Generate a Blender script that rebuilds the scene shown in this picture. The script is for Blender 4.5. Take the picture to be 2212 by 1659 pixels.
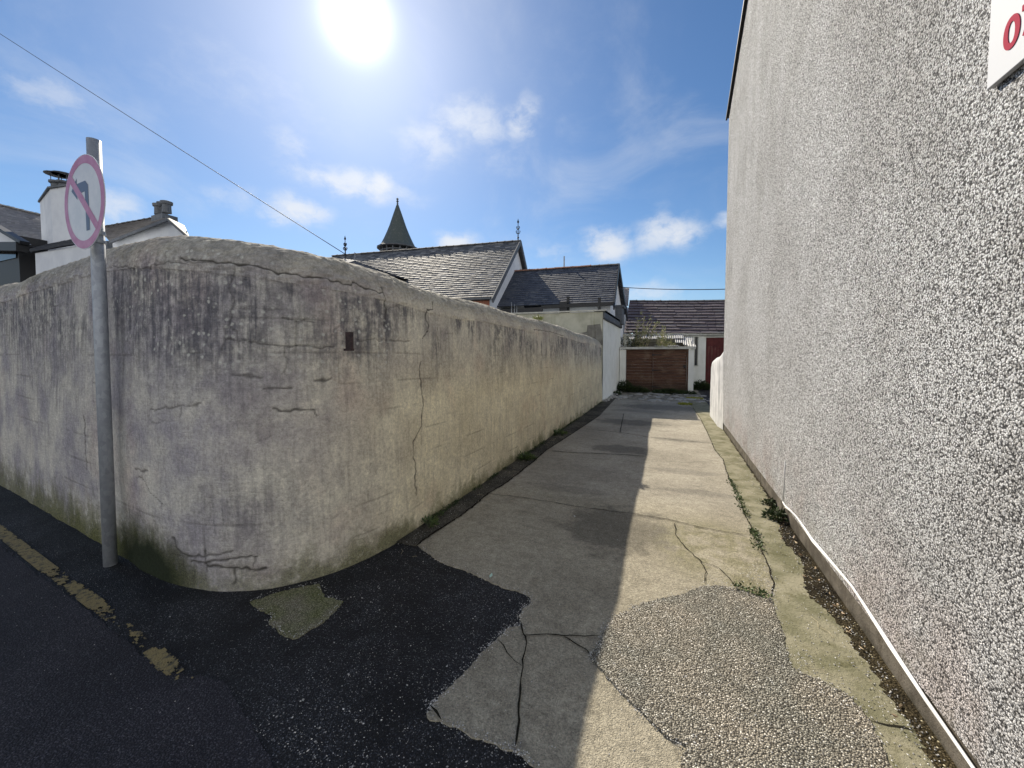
import bpy, bmesh, math, random
import numpy as np
from mathutils import Vector, Matrix
R = math.radians
random.seed(7); rng = np.random.default_rng(5)
scene = bpy.context.scene
for o in list(bpy.data.objects): bpy.data.objects.remove(o)

# ---------------------------------------------------------------- camera
cam_d = bpy.data.cameras.new('camera'); cam = bpy.data.objects.new('camera', cam_d)
scene.collection.objects.link(cam); scene.camera = cam
cam.location = (0, 0, 1.55)
cam.rotation_euler = (R(90 - 2.377), 0, R(22.646))
cam_d.sensor_width = 36; cam_d.lens = 831 / 2212 * 36; cam_d.shift_y = -27 / 2212
cam_d.clip_start = 0.05; cam_d.clip_end = 3000

# ---------------------------------------------------------------- sun and sky
SUN_AZ, SUN_EL = 43.9, 38.2          # degrees left of +Y, degrees up
sv = Vector((-math.sin(R(SUN_AZ)) * math.cos(R(SUN_EL)), math.cos(R(SUN_AZ)) * math.cos(R(SUN_EL)), math.sin(R(SUN_EL))))
sl = bpy.data.lights.new('sun', 'SUN'); sl.energy = 3.5; sl.angle = R(0.5); sl.color = (1.0, 0.91, 0.76)
so = bpy.data.objects.new('sun', sl); scene.collection.objects.link(so)
so.rotation_euler = sv.to_track_quat('Z', 'Y').to_euler(); so.location = (-6, 6, 12)
scene.view_settings.view_transform = 'Standard'; scene.view_settings.look = 'None'
scene.view_settings.exposure = 1.0; scene.view_settings.gamma = 1.0

class NT:
    """small helper to write node trees"""
    def __init__(s, nt): s.nt = nt; s.N = nt.nodes; s.L = nt.links
    def n(s, t, ins=None, **kw):
        x = s.N.new(t)
        for k, v in kw.items(): setattr(x, k, v)
        for k, v in (ins or {}).items():
            if isinstance(v, bpy.types.NodeSocket): s.L.new(v, x.inputs[k])
            else: x.inputs[k].default_value = v
        return x
    def m(s, op, a, b=0.0, c=0.0, clamp=False):
        x = s.N.new('ShaderNodeMath'); x.operation = op; x.use_clamp = clamp
        for i, v in enumerate((a, b, c)):
            if isinstance(v, bpy.types.NodeSocket): s.L.new(v, x.inputs[i])
            else: x.inputs[i].default_value = v
        return x.outputs[0]
    def vm(s, op, a, b=None, out=0):
        x = s.N.new('ShaderNodeVectorMath'); x.operation = op
        for i, v in enumerate((a, b)):
            if v is None: continue
            if isinstance(v, bpy.types.NodeSocket): s.L.new(v, x.inputs[i])
            else: x.inputs[i].default_value = v
        return x.outputs[out]
    def mix(s, f, a, b, mode='MIX'):
        x = s.N.new('ShaderNodeMix'); x.data_type = 'RGBA'; x.blend_type = mode; x.clamp_factor = True
        for i, v in ((0, f), (6, a), (7, b)):
            if isinstance(v, bpy.types.NodeSocket): s.L.new(v, x.inputs[i])
            elif i == 0: x.inputs[i].default_value = v
            else: x.inputs[i].default_value = (*v, 1)
        return x.outputs[2]
    def noise(s, vec, scale, detail=4, rough=.55, dist=0, out=0):
        x = s.n('ShaderNodeTexNoise', {'Vector': vec, 'Scale': scale, 'Detail': detail, 'Roughness': rough, 'Distortion': dist})
        return x.outputs[out]
    def vor(s, vec, scale, feature='F1', rand=1.0):
        return s.n('ShaderNodeTexVoronoi', {'Vector': vec, 'Scale': scale, 'Randomness': rand}, feature=feature)
    def step(s, v, lo, hi, a=0.0, b=1.0, smooth=True):
        x = s.n('ShaderNodeMapRange', {'Value': v, 'From Min': lo, 'From Max': hi, 'To Min': a, 'To Max': b}, interpolation_type='SMOOTHSTEP' if smooth else 'LINEAR')
        return x.outputs[0]
    def scale(s, vec, sc):
        return s.n('ShaderNodeMapping', {'Vector': vec, 'Scale': sc}).outputs[0]

w = bpy.data.worlds.new('World'); scene.world = w; w.use_nodes = True
w.node_tree.nodes.clear(); T = NT(w.node_tree)
sky = T.n('ShaderNodeTexSky'); sky.sky_type = 'NISHITA'; sky.sun_disc = False
sky.sun_elevation = R(SUN_EL); sky.sun_rotation = R(-SUN_AZ); sky.altitude = 20
sky.air_density = 1.0; sky.dust_density = .25; sky.ozone_density = 4.0
tc = T.n('ShaderNodeTexCoord').outputs['Generated']
def dirv(az, el): return (math.sin(R(az)) * math.cos(R(el)), math.cos(R(az)) * math.cos(R(el)), math.sin(R(el)))
# thin broken cloud: each bank has its own direction and size, broken up by noise
warp = T.n('ShaderNodeTexNoise', {'Vector': tc, 'Scale': 7.0, 'Detail': 6.0}).outputs['Color']
pos = T.vm('ADD', tc, T.vm('SCALE', T.vm('SUBTRACT', warp, (.5, .5, .5))) )
pos.node.inputs[1].links[0].from_node.inputs['Scale'].default_value = 0.10
cl_noise = T.noise(T.vm('ADD', T.scale(tc, (1, 1, 1.8)), T.vm('MULTIPLY', T.vm('SUBTRACT', T.n('ShaderNodeTexNoise', {'Vector': tc, 'Scale': 22.0, 'Detail': 4.0}).outputs['Color'], (.5, .5, .5)), (.05, .05, .05))), 15.0, 9, .62)
wisp = T.noise(T.scale(tc, (1.0, 1.0, 2.6)), 3.0, 9, .62, .6)
banks = [((-0.41, 0.758, 0.508), (0.16, 0.06), 0.7), ((-0.312, 0.798, 0.515), (0.06, 0.08), 0.75), ((-0.359, 0.818, 0.45), (0.1, 0.06), 0.35), ((-0.5, 0.731, 0.464), (0.12, 0.055), 0.62), ((-0.653, 0.656, 0.377), (0.2, 0.05), 0.9), ((-0.612, 0.69, 0.387), (0.07, 0.045), 1.0), ((-0.697, 0.611, 0.376), (0.08, 0.03), 0.6), ((-0.745, 0.592, 0.306), (0.1, 0.045), 0.95), ((-0.488, 0.829, 0.275), (0.1, 0.05), 1.0), ((-0.151, 0.953, 0.263), (0.11, 0.055), 1.0), ((-0.017, 0.96, 0.278), (0.12, 0.07), 0.95), ((0.106, 0.948, 0.299), (0.06, 0.04), 0.8), ((-0.87, 0.281, 0.404), (0.12, 0.06), 0.5), ((-0.9, 0.357, 0.25), (0.06, 0.07), 0.8), ((-0.067, 0.987, 0.143), (0.2, 0.04), 0.6), ((-0.293, 0.923, 0.25), (0.1, 0.035), 0.5), ((-0.716, 0.562, 0.414), (0.07, 0.035), 0.5), ((-0.817, 0.488, 0.306), (0.1, 0.04), 0.4), ((-0.227, 0.772, 0.594), (0.25, 0.1), 0.08), ((-0.722, 0.493, 0.486), (0.3, 0.1), 0.2)]
total = None
for (dx, dy, dz), (sx, sz), amt in banks:
    d = T.vm('SUBTRACT', pos, (dx, dy, dz))
    d = T.n('ShaderNodeMapping', {'Vector': d, 'Rotation': (0, 0, math.atan2(dx, dy)), 'Scale': (1, 1, 1)}, vector_type='POINT').outputs[0]
    d = T.vm('MULTIPLY', d, (1 / sx, 1 / sx, 1 / sz))
    r = T.vm('LENGTH', d, None, 1)
    b = T.step(r, 1.0, 0.12)
    b = T.m('MULTIPLY', b, amt)
    total = b if total is None else T.m('MAXIMUM', total, b)
dens = T.m('MULTIPLY', total, T.step(T.m('ADD', cl_noise, T.m('MULTIPLY', total, .25)), .40, .85))
haze = T.m('MULTIPLY', T.step(T.noise(T.scale(tc, (1.0, 1.0, 1.6)), 2.4, 10, .60, .8), .46, .82), .40)
# bright cloud added out of view behind the viewer, as neutral fill light
back = T.vm('DOT_PRODUCT', tc, (.385, -.923, 0), 1)
bz = T.n('ShaderNodeSeparateXYZ', {0: tc}).outputs[2]
bank = T.m('MULTIPLY', T.m('MULTIPLY', T.step(back, .0, .35), T.step(bz, .80, .30)), T.step(T.noise(tc, 2.2, 6, .6), .30, .50))
dens = T.m('MAXIMUM', dens, haze, clamp=True)
# bright ring of air round the sun
dot = T.vm('DOT_PRODUCT', tc, tuple(sv), 1)
ang = T.m('ARCCOSINE', T.m('MINIMUM', dot, .999999))
glow = T.m('ADD', T.m('MULTIPLY', T.m('POWER', T.step(ang, R(7.0), R(.5), smooth=False), 4.0), 14.0), T.m('MULTIPLY', T.m('POWER', T.step(ang, R(40), 0, smooth=False), 2.6), 1.7))
skyc = T.n('ShaderNodeHueSaturation', {'Saturation': 1.12, 'Value': 0.56, 'Color': sky.outputs[0]}).outputs[0]
mixd = T.mix(T.m('MULTIPLY', bank, .95, clamp=True), T.mix(T.m('MULTIPLY', dens, .9), skyc, (4.1, 4.25, 4.5)), (7.4, 7.25, 7.0))
gl = T.vm('SCALE', (1.0, 1.02, 1.0)); T.L.new(glow, gl.node.inputs['Scale'])
col = T.vm('ADD', mixd, gl)
bg = T.n('ShaderNodeBackground', {'Color': col, 'Strength': 0.10})
T.L.new(bg.outputs[0], T.n('ShaderNodeOutputWorld').inputs[0])

# ---------------------------------------------------------------- numpy noise
def _h(i, j, k, seed):
    n = (i.astype(np.int64) * 374761393 + j.astype(np.int64) * 668265263 + k.astype(np.int64) * 2147483647 + seed * 974634777) & 0xffffffff
    n = ((n ^ (n >> 13)) * 1274126177) & 0xffffffff
    n = (n ^ (n >> 16)) & 0xffffffff
    return n / 4294967295.0
def vn(p, seed=0):
    p = np.asarray(p, float); i = np.floor(p); f = p - i; f = f * f * (3 - 2 * f); i = i.astype(np.int64); r = 0
    for a in (0, 1):
        for b in (0, 1):
            for c in (0, 1):
                wgt = (f[:, 0] if a else 1 - f[:, 0]) * (f[:, 1] if b else 1 - f[:, 1]) * (f[:, 2] if c else 1 - f[:, 2])
                r = r + wgt * _h(i[:, 0] + a, i[:, 1] + b, i[:, 2] + c, seed)
    return r
def fbm(p, o=4, seed=0):
    p = np.asarray(p, float); r = 0; a = .5; t = 0
    for k in range(o): r = r + a * vn(p * 2 ** k, seed + k); t += a; a *= .55
    return r / t
def sstep(x, a, b):
    t = np.clip((x - a) / (b - a), 0, 1); return t * t * (3 - 2 * t)

# ---------------------------------------------------------------- object helpers
C = scene.collection
class MB:
    def __init__(s): s.v = []; s.f = []; s.m = []
    def add(s, vs, fs, mi=0):
        o = len(s.v); s.v += [tuple(map(float, v)) for v in vs]
        s.f += [tuple(o + i for i in f) for f in fs]; s.m += [mi] * len(fs); return s
    def box(s, a, b, mi=0, M=None):
        (x0, y0, z0), (x1, y1, z1) = a, b
        vs = [(x0, y0, z0), (x1, y0, z0), (x1, y1, z0), (x0, y1, z0), (x0, y0, z1), (x1, y0, z1), (x1, y1, z1), (x0, y1, z1)]
        if M is not None: vs = [M @ Vector(v) for v in vs]
        return s.add(vs, [(0, 3, 2, 1), (4, 5, 6, 7), (0, 1, 5, 4), (1, 2, 6, 5), (2, 3, 7, 6), (3, 0, 4, 7)], mi)
    def beam(s, p, q, wd, ht, mi=0, up=(0, 0, 1)):
        p, q, up = Vector(p), Vector(q), Vector(up); d = (q - p).normalized(); r = d.cross(up).normalized(); u = r.cross(d)
        vs = [x + r * a * wd / 2 + u * b * ht / 2 for x in (p, q) for a, b in ((-1, -1), (1, -1), (1, 1), (-1, 1))]
        return s.add(vs, [(0, 1, 2, 3), (7, 6, 5, 4), (0, 4, 5, 1), (1, 5, 6, 2), (2, 6, 7, 3), (3, 7, 4, 0)], mi)
    def tube(s, pts, r, n=8, mi=0, cap=True):
        pts = [Vector(p) for p in pts]; rs = r if isinstance(r, (list, tuple)) else [r] * len(pts)
        vs = []; fs = []; u = None
        for k, p in enumerate(pts):
            d = (pts[min(k + 1, len(pts) - 1)] - pts[max(k - 1, 0)]).normalized()
            a = Vector((0, 0, 1)) if abs(d.z) < .9 else Vector((1, 0, 0))
            r1 = d.cross(a).normalized(); r2 = d.cross(r1)
            for j in range(n):
                t = 2 * math.pi * j / n; vs.append(p + (r1 * math.cos(t) + r2 * math.sin(t)) * rs[k])
        for k in range(len(pts) - 1):
            for j in range(n):
                a = k * n + j; b = k * n + (j + 1) % n; fs.append((a, b, b + n, a + n))
        if cap: fs.append(tuple(range(n - 1, -1, -1))); fs.append(tuple(range((len(pts) - 1) * n, len(pts) * n)))
        return s.add(vs, fs, mi)
    def lathe(s, base, prof, n=24, mi=0):
        b = Vector(base); vs = []; fs = []
        for r, z in prof:
            for j in range(n): t = 2 * math.pi * (j + .5) / n; vs.append((b.x + r * math.cos(t), b.y + r * math.sin(t), b.z + z))
        for k in range(len(prof) - 1):
            for j in range(n): a = k * n + j; c = k * n + (j + 1) % n; fs.append((a, c, c + n, a + n))
        fs.append(tuple(range(n - 1, -1, -1))); fs.append(tuple(range((len(prof) - 1) * n, len(prof) * n)))
        return s.add(vs, fs, mi)
    def build(s, name, mats, parent=None, smooth=False, bevel=0):
        me = bpy.data.meshes.new(name); me.from_pydata(s.v, [], s.f)
        for m_ in (mats if isinstance(mats, (list, tuple)) else [mats]): me.materials.append(m_)
        me.polygons.foreach_set('material_index', s.m)
        if smooth: me.polygons.foreach_set('use_smooth', [True] * len(me.polygons))
        me.update(); o = bpy.data.objects.new(name, me); C.objects.link(o)
        if parent is not None: o.parent = parent; o.matrix_parent_inverse = parent.matrix_world.inverted() if False else Matrix.Translation(-parent.location)
        if bevel:
            b = o.modifiers.new('bevel', 'BEVEL'); b.width = bevel; b.segments = 2; b.limit_method = 'ANGLE'
        return o
def tag(o, label, cat, group=None, kind=None):
    o['label'] = label; o['category'] = cat
    if group: o['group'] = group
    if kind: o['kind'] = kind
    return o
def thing(name, label, cat, loc=(0, 0, 0), group=None):
    o = bpy.data.objects.new(name, None); C.objects.link(o); o.location = loc; o.empty_display_size = .2
    return tag(o, label, cat, group)
def struct(o, label=None):
    o['kind'] = 'structure'
    if label: o['label'] = label
    return o
def grid_mesh(name, V, nr, nc, mat, attrs=None, smooth=True, keep=None):
    """V: (nr*nc,3) array of points laid out in rows"""
    idx = np.arange(nr * nc).reshape(nr, nc)
    q = np.stack([idx[:-1, :-1], idx[:-1, 1:], idx[1:, 1:], idx[1:, :-1]], -1).reshape(-1, 4)
    if keep is not None: q = q[keep]
    me = bpy.data.meshes.new(name); me.vertices.add(len(V)); me.vertices.foreach_set('co', V.astype(np.float32).ravel())
    me.loops.add(q.size); me.loops.foreach_set('vertex_index', q.ravel().astype(np.int32))
    me.polygons.add(len(q)); me.polygons.foreach_set('loop_start', np.arange(0, q.size, 4, dtype=np.int32))
    me.polygons.foreach_set('loop_total', np.full(len(q), 4, dtype=np.int32))
    if smooth: me.polygons.foreach_set('use_smooth', np.ones(len(q), dtype=bool))
    me.update(calc_edges=True)
    for k, a in (attrs or {}).items():
        if a.ndim == 1: at = me.attributes.new(k, 'FLOAT', 'POINT'); at.data.foreach_set('value', a.astype(np.float32))
        else: at = me.attributes.new(k, 'FLOAT_VECTOR', 'POINT'); at.data.foreach_set('vector', a.astype(np.float32).ravel())
    me.materials.append(mat); o = bpy.data.objects.new(name, me); C.objects.link(o); return o

# ---------------------------------------------------------------- materials
def mat(name, fn=None, base=(.5, .5, .5), rough=.8, metal=0.0, spec=.3):
    m = bpy.data.materials.new(name); m.use_nodes = True; T = NT(m.node_tree); T.N.clear()
    out = T.n('ShaderNodeOutputMaterial'); b = T.n('ShaderNodeBsdfPrincipled')
    b.inputs['Base Color'].default_value = (*base, 1); b.inputs['Roughness'].default_value = rough
    b.inputs['Metallic'].default_value = metal; b.inputs['Specular IOR Level'].default_value = spec
    T.L.new(b.outputs[0], out.inputs[0])
    P = T.n('ShaderNodeNewGeometry').outputs['Position']
    if fn: fn(T, b, P)
    return m
def bump(T, b, h, dist, strength=1.0, prev=None):
    x = T.n('ShaderNodeBump', {'Height': h, 'Distance': dist, 'Strength': strength})
    if prev is not None: T.L.new(prev, x.inputs['Normal'])
    T.L.new(x.outputs[0], b.inputs['Normal']); return x.outputs[0]
def setc(T, b, c): T.L.new(c, b.inputs['Base Color'])

def f_pebble(T, b, P):
    wob = T.n('ShaderNodeTexNoise', {'Vector': P, 'Scale': 95.0, 'Detail': 3.0}).outputs['Color']
    Q = T.vm('ADD', P, T.vm('MULTIPLY', T.vm('SUBTRACT', wob, (.5, .5, .5)), (.012, .012, .012)))
    v = T.vor(Q, 138.0); d, c = v.outputs['Distance'], v.outputs['Color']
    sep = T.n('ShaderNodeSeparateColor', {0: c}); r = sep.outputs[0]
    f = T.noise(P, 210, 4, .75)
    ramp = T.n('ShaderNodeValToRGB', {0: r}); e = ramp.color_ramp.elements
    e[0].position = 0; e[0].color = (.13, .125, .13, 1); e[1].position = 1; e[1].color = (.90, .91, .93, 1)
    for p, cc in ((.07, (.26, .265, .275, 1)), (.16, (.45, .45, .455, 1)), (.3, (.60, .59, .585, 1)), (.5, (.70, .71, .735, 1)), (.8, (.82, .83, .86, 1))):
        x = e.new(p); x.color = cc
    gap = T.step(T.m('ADD', d, T.m('MULTIPLY', T.m('SUBTRACT', f, .5), .35)), .46, .72)   # mortar between the stones, darkened to paint in their self-shadow
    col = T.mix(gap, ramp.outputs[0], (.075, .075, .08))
    big = T.noise(P, .9, 5, .6); col = T.mix(T.step(big, .4, .65), col, T.mix(1, col, (.82, .81, .80), 'MULTIPLY'))
    cl = T.m('ADD', .50, T.m('MULTIPLY', T.m('ADD', T.noise(P, 34, 3, .6), T.m('MULTIPLY', T.noise(P, 70, 2, .6), .25)), .95)); col = T.mix(1, col, T.n('ShaderNodeCombineColor', {0: cl, 1: cl, 2: cl}).outputs[0], 'MULTIPLY')
    z = T.n('ShaderNodeSeparateXYZ', {0: P}).outputs[2]
    rain = T.noise(T.scale(P, (1, 3.2, .28)), 1.0, 5, .65)
    high = T.m('MULTIPLY', T.step(z, 1.5, 5.5), T.step(rain, .35, .6)); col = T.mix(T.m('MULTIPLY', high, .45), col, T.mix(1, col, (.72, .72, .68), 'MULTIPLY'))
    pk = T.m('MULTIPLY', T.step(z, .95, .12), T.step(T.noise(P, 2.5, 4), .38, .62))
    col = T.mix(T.m('MULTIPLY', pk, .6), col, T.mix(1.0, col, (.88, .74, .70), 'MULTIPLY'))
    spl = T.m('MULTIPLY', T.step(z, .42, .16), T.step(T.noise(P, 6, 5, .65), .42, .62)); col = T.mix(T.m('MULTIPLY', spl, .45), col, (.26, .235, .19))
    setc(T, b, col)
    dome = T.m('POWER', T.m('SUBTRACT', 1.0, T.m('MULTIPLY', d, 1.15), clamp=True), .7)
    h = T.m('ADD', T.m('ADD', dome, T.m('MULTIPLY', sep.outputs[1], 1.3)), T.m('MULTIPLY', f, .9))
    bump(T, b, h, .011, 1.0)
def f_wall(T, b, P):
    A = lambda n, o=2: T.n('ShaderNodeAttribute', attribute_name=n).outputs[o]
    sz = A('sz', 1); crack, soot, moss, warm, lich, cap = A('crack'), A('soot'), A('moss'), A('warm'), A('lichen'), A('cap')
    n1 = T.noise(P, 2.3, 6, .6); n2 = T.noise(P, 14, 5, .65); n3 = T.noise(P, 120, 3, .6)
    streak = T.noise(T.scale(sz, (22, 2.0, 1)), 1.0, 5, .65); streak2 = T.noise(T.scale(sz, (60, 5.0, 1)), 1.0, 4, .7)
    trowel = T.noise(T.scale(sz, (9, 70.0, 1)), 1.0, 4, .6, .5)
    grey = T.mix(T.step(n1, .35, .65), (.33, .315, .335), (.55, .53, .475))
    wrm = T.mix(T.step(n1, .3, .7), (.62, .55, .385), (.76, .69, .50))
    col = T.mix(warm, grey, wrm)
    col = T.mix(T.m('MULTIPLY', T.step(n2, .35, .62), .35), col, T.mix(1, col, (.72, .70, .72), 'MULTIPLY'))
    col = T.mix(T.m('MULTIPLY', T.step(streak, .47, .68), .40), col, T.mix(1, col, (.56, .54, .57), 'MULTIPLY'))
    col = T.mix(T.m('MULTIPLY', T.step(streak2, .52, .7), .30), col, T.mix(1, col, (1.35, 1.3, 1.2), 'MULTIPLY'))
    blot = T.noise(P, 3.4, 7, .7, .4); col = T.mix(T.m('MULTIPLY', T.step(blot, .50, .66), .42), col, T.mix(1, col, (.66, .65, .68), 'MULTIPLY'))
    col = T.mix(T.m('MULTIPLY', T.step(blot, .46, .32), .30), col, T.mix(1, col, (1.3, 1.28, 1.2), 'MULTIPLY'))
    rose = T.m('MULTIPLY', T.step(T.noise(P, 1.7, 3), .55, .72), .35); col = T.mix(rose, col, T.mix(1, col, (1.05, .88, .86), 'MULTIPLY'))
    ss = T.m('MULTIPLY', soot, T.step(T.m('ADD', T.m('MULTIPLY', streak, .6), T.m('MULTIPLY', n2, .45)), .38, .62))
    col = T.mix(T.m('MULTIPLY', ss, .85), col, (.085, .085, .10))
    col = T.mix(T.m('MULTIPLY', moss, T.step(T.m('ADD', n2, T.m('MULTIPLY', moss, .35)), .40, .75)), col, T.mix(T.step(n3, .3, .7), (.030, .036, .014), (.15, .15, .055)))
    col = T.mix(T.m('MULTIPLY', T.m('MULTIPLY', moss, soot), 1.6, clamp=True), col, (.020, .026, .014))
    capc = T.mix(T.step(n2, .38, .62), (.16, .155, .12), (.38, .36, .30)); col = T.mix(T.m('MULTIPLY', cap, .6), col, capc)
    lv = T.vor(T.vm('ADD', P, T.vm('SCALE', T.n('ShaderNodeTexNoise', {'Vector': P, 'Scale': 60.0}).outputs['Color'])), 26.0)
    T.N[-1]
    lv.inputs['Vector'].links[0].from_node.inputs[1].links[0].from_node.inputs['Scale'].default_value = .012
    lc = T.n('ShaderNodeSeparateColor', {0: lv.outputs['Color']}).outputs[0]
    spot = T.m('MULTIPLY', T.step(lv.outputs['Distance'], .42, .18), T.step(lc, .66, .68))
    spot = T.m('MULTIPLY', spot, lich); col = T.mix(T.m('MULTIPLY', spot, .75), col, (.50, .50, .46))
    n4 = T.noise(P, 42, 5, .7); grit = T.m('ADD', T.m('ADD', T.m('MULTIPLY', n3, .7), T.m('MULTIPLY', n4, 1.3)), .02); col = T.mix(1, col, T.n('ShaderNodeCombineColor', {0: grit, 1: grit, 2: grit}).outputs[0], 'MULTIPLY')
    col = T.mix(crack, col, (.035, .032, .028)); setc(T, b, col)
    h = T.m('ADD', T.m('ADD', T.m('MULTIPLY', n3, .35), T.m('MULTIPLY', trowel, .9)), T.m('MULTIPLY', T.noise(P, 45, 4, .7), .9))
    bump(T, b, h, .006, .9)
def stony(scale, cols, gapc, frac, bumpd, patch=((1, 1, 1), (1, 1, 1)), rough=.85, specks=None, fine=True):
    def fn(T, b, P):
        v = T.vor(P, scale); s = T.n('ShaderNodeSeparateColor', {0: v.outputs['Color']})
        ramp = T.n('ShaderNodeValToRGB', {0: s.outputs[0]}); e = ramp.color_ramp.elements
        e[0].position = cols[0][0]; e[0].color = (*cols[0][1], 1); e[1].position = cols[-1][0]; e[1].color = (*cols[-1][1], 1)
        for p, c in cols[1:-1]: x = e.new(p); x.color = (*c, 1)
        col = T.mix(T.step(v.outputs['Distance'], frac, frac + .25), ramp.outputs[0], gapc)
        n = T.noise(P, 1.6, 5, .6); n2 = T.noise(P, 7, 5, .6)
        pm = T.mix(T.step(T.m('ADD', T.m('MULTIPLY', n, .7), T.m('MULTIPLY', n2, .3)), .38, .62), patch[0], patch[1])
        col = T.mix(1, col, pm, 'MULTIPLY')
        if specks:
            v3 = T.vor(P, specks[0]); c3 = T.n('ShaderNodeSeparateColor', {0: v3.outputs['Color']})
            sp = T.m('MULTIPLY', T.step(v3.outputs['Distance'], .32, .2), T.step(c3.outputs[0], 1 - specks[1], 1 - specks[1] + .01))
            col = T.mix(sp, col, specks[2])
        setc(T, b, col); b.inputs['Roughness'].default_value = rough
        h = T.m('ADD', T.m('SUBTRACT', 1.0, v.outputs['Distance']), T.m('MULTIPLY', s.outputs[1], .5))
        bump(T, b, h, bumpd)
    return fn
def f_concrete(T, b, P):
    n1 = T.noise(P, .9, 6, .6); n2 = T.noise(P, 5, 6, .65); n3 = T.noise(P, 160, 3, .7)
    st = T.noise(T.scale(P, (2.2, 9, 1)), 1.0, 5, .6)
    col = T.mix(T.step(n1, .35, .65), (.31, .282, .228), (.41, .375, .305))
    col = T.mix(T.m('MULTIPLY', T.step(n2, .5, .72), .45), col, T.mix(1, col, (.66, .66, .64), 'MULTIPLY'))
    col = T.mix(T.m('MULTIPLY', T.step(st, .52, .7), .38), col, T.mix(1, col, (.62, .62, .62), 'MULTIPLY'))
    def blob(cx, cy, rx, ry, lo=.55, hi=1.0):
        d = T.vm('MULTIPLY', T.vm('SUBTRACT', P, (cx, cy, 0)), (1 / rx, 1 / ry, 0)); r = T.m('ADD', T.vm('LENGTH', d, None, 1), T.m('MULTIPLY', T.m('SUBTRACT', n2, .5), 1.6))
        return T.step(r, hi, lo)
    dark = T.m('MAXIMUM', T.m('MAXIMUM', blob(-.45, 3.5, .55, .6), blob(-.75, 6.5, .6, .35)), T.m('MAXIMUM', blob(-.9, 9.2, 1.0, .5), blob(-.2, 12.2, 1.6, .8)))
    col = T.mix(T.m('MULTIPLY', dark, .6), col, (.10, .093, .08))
    worn = T.m('MAXIMUM', T.m('MAXIMUM', blob(.15, 5.55, .55, .16), blob(.3, 4.75, .5, .12)), T.m('MAXIMUM', blob(.1, 7.6, .6, .2), T.m('MAXIMUM', blob(-1.1, 4.3, .6, .15), blob(-.9, 11.2, .9, .35))))
    col = T.mix(T.m('MULTIPLY', worn, .42), col, (.16, .15, .13))
    green = T.m('MULTIPLY', T.m('MAXIMUM', T.m('MAXIMUM', blob(.35, 3.4, .6, .75), blob(.55, 3.0, .3, .3)), T.m('MULTIPLY', blob(.2, 1.35, .25, .35), .8)), T.step(n2, .36, .60)); col = T.mix(T.m('MULTIPLY', green, .62), col, (.19, .18, .095))
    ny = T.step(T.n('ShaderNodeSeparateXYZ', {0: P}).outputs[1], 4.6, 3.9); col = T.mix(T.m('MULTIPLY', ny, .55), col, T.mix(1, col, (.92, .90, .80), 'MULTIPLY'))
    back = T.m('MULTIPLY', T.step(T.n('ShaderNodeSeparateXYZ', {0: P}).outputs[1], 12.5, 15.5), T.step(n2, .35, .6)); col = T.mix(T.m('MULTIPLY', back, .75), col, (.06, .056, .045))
    v = T.vor(P, 210.0); s = T.n('ShaderNodeSeparateColor', {0: v.outputs['Color']}).outputs[0]
    vb = T.vor(P, 120.0); sb = T.n('ShaderNodeSeparateColor', {0: vb.outputs['Color']}).outputs[0]
    gr = T.m('ADD', .38, T.m('MULTIPLY', T.m('ADD', T.m('ADD', s, n3), sb), .42))
    n5 = T.noise(P, 17, 6, .7); gr = T.m('MULTIPLY', gr, T.m('ADD', .55, T.m('MULTIPLY', n5, .86))); col = T.mix(1, col, T.n('ShaderNodeCombineColor', {0: gr, 1: gr, 2: gr}).outputs[0], 'MULTIPLY')
    setc(T, b, col)
    h = T.m('ADD', T.m('MULTIPLY', v.outputs['Distance'], -.5), T.m('ADD', T.m('MULTIPLY', n3, .8), T.m('MULTIPLY', T.noise(P, 40, 3), 1.0)))
    bump(T, b, h, .007)
def plaster(c1, c2, stain=(.5, .5, .45), ns=3.0, sa=.5, bd=.004, low=None):
    def fn(T, b, P):
        n = T.noise(P, ns, 6, .6); st = T.noise(T.scale(P, (9, 9, .9)), 1.0, 5, .65); f = T.noise(P, 60, 4, .7)
        col = T.mix(T.step(n, .35, .65), c1, c2)
        col = T.mix(T.m('MULTIPLY', T.step(st, .5, .72), sa), col, T.mix(1, col, stain, 'MULTIPLY'))
        if low:
            z = T.n('ShaderNodeSeparateXYZ', {0: P}).outputs[2]
            m = T.step(T.m('ADD', z, T.m('MULTIPLY', n, low[0] * .8)), low[0], 0); col = T.mix(m, col, low[1])
        setc(T, b, col); bump(T, b, f, bd)
    return fn
def f_slate(cols):
    def fn(T, b, P):
        r = T.n('ShaderNodeNewGeometry').outputs['Random Per Island']
        ramp = T.n('ShaderNodeValToRGB', {0: r}); e = ramp.color_ramp.elements
        e[0].color = (*cols[0], 1); e[1].color = (*cols[-1], 1)
        for i, c in enumerate(cols[1:-1]): x = e.new((i + 1) / (len(cols) - 1)); x.color = (*c, 1)
        n = T.noise(P, 6, 5, .65)
        col = T.mix(T.m('MULTIPLY', T.step(n, .52, .7), .5), ramp.outputs[0], (.20, .20, .18))
        setc(T, b, col); b.inputs['Roughness'].default_value = .62; b.inputs['Specular IOR Level'].default_value = .38
        bump(T, b, T.noise(P, 50, 3), .004)
    return fn
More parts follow.
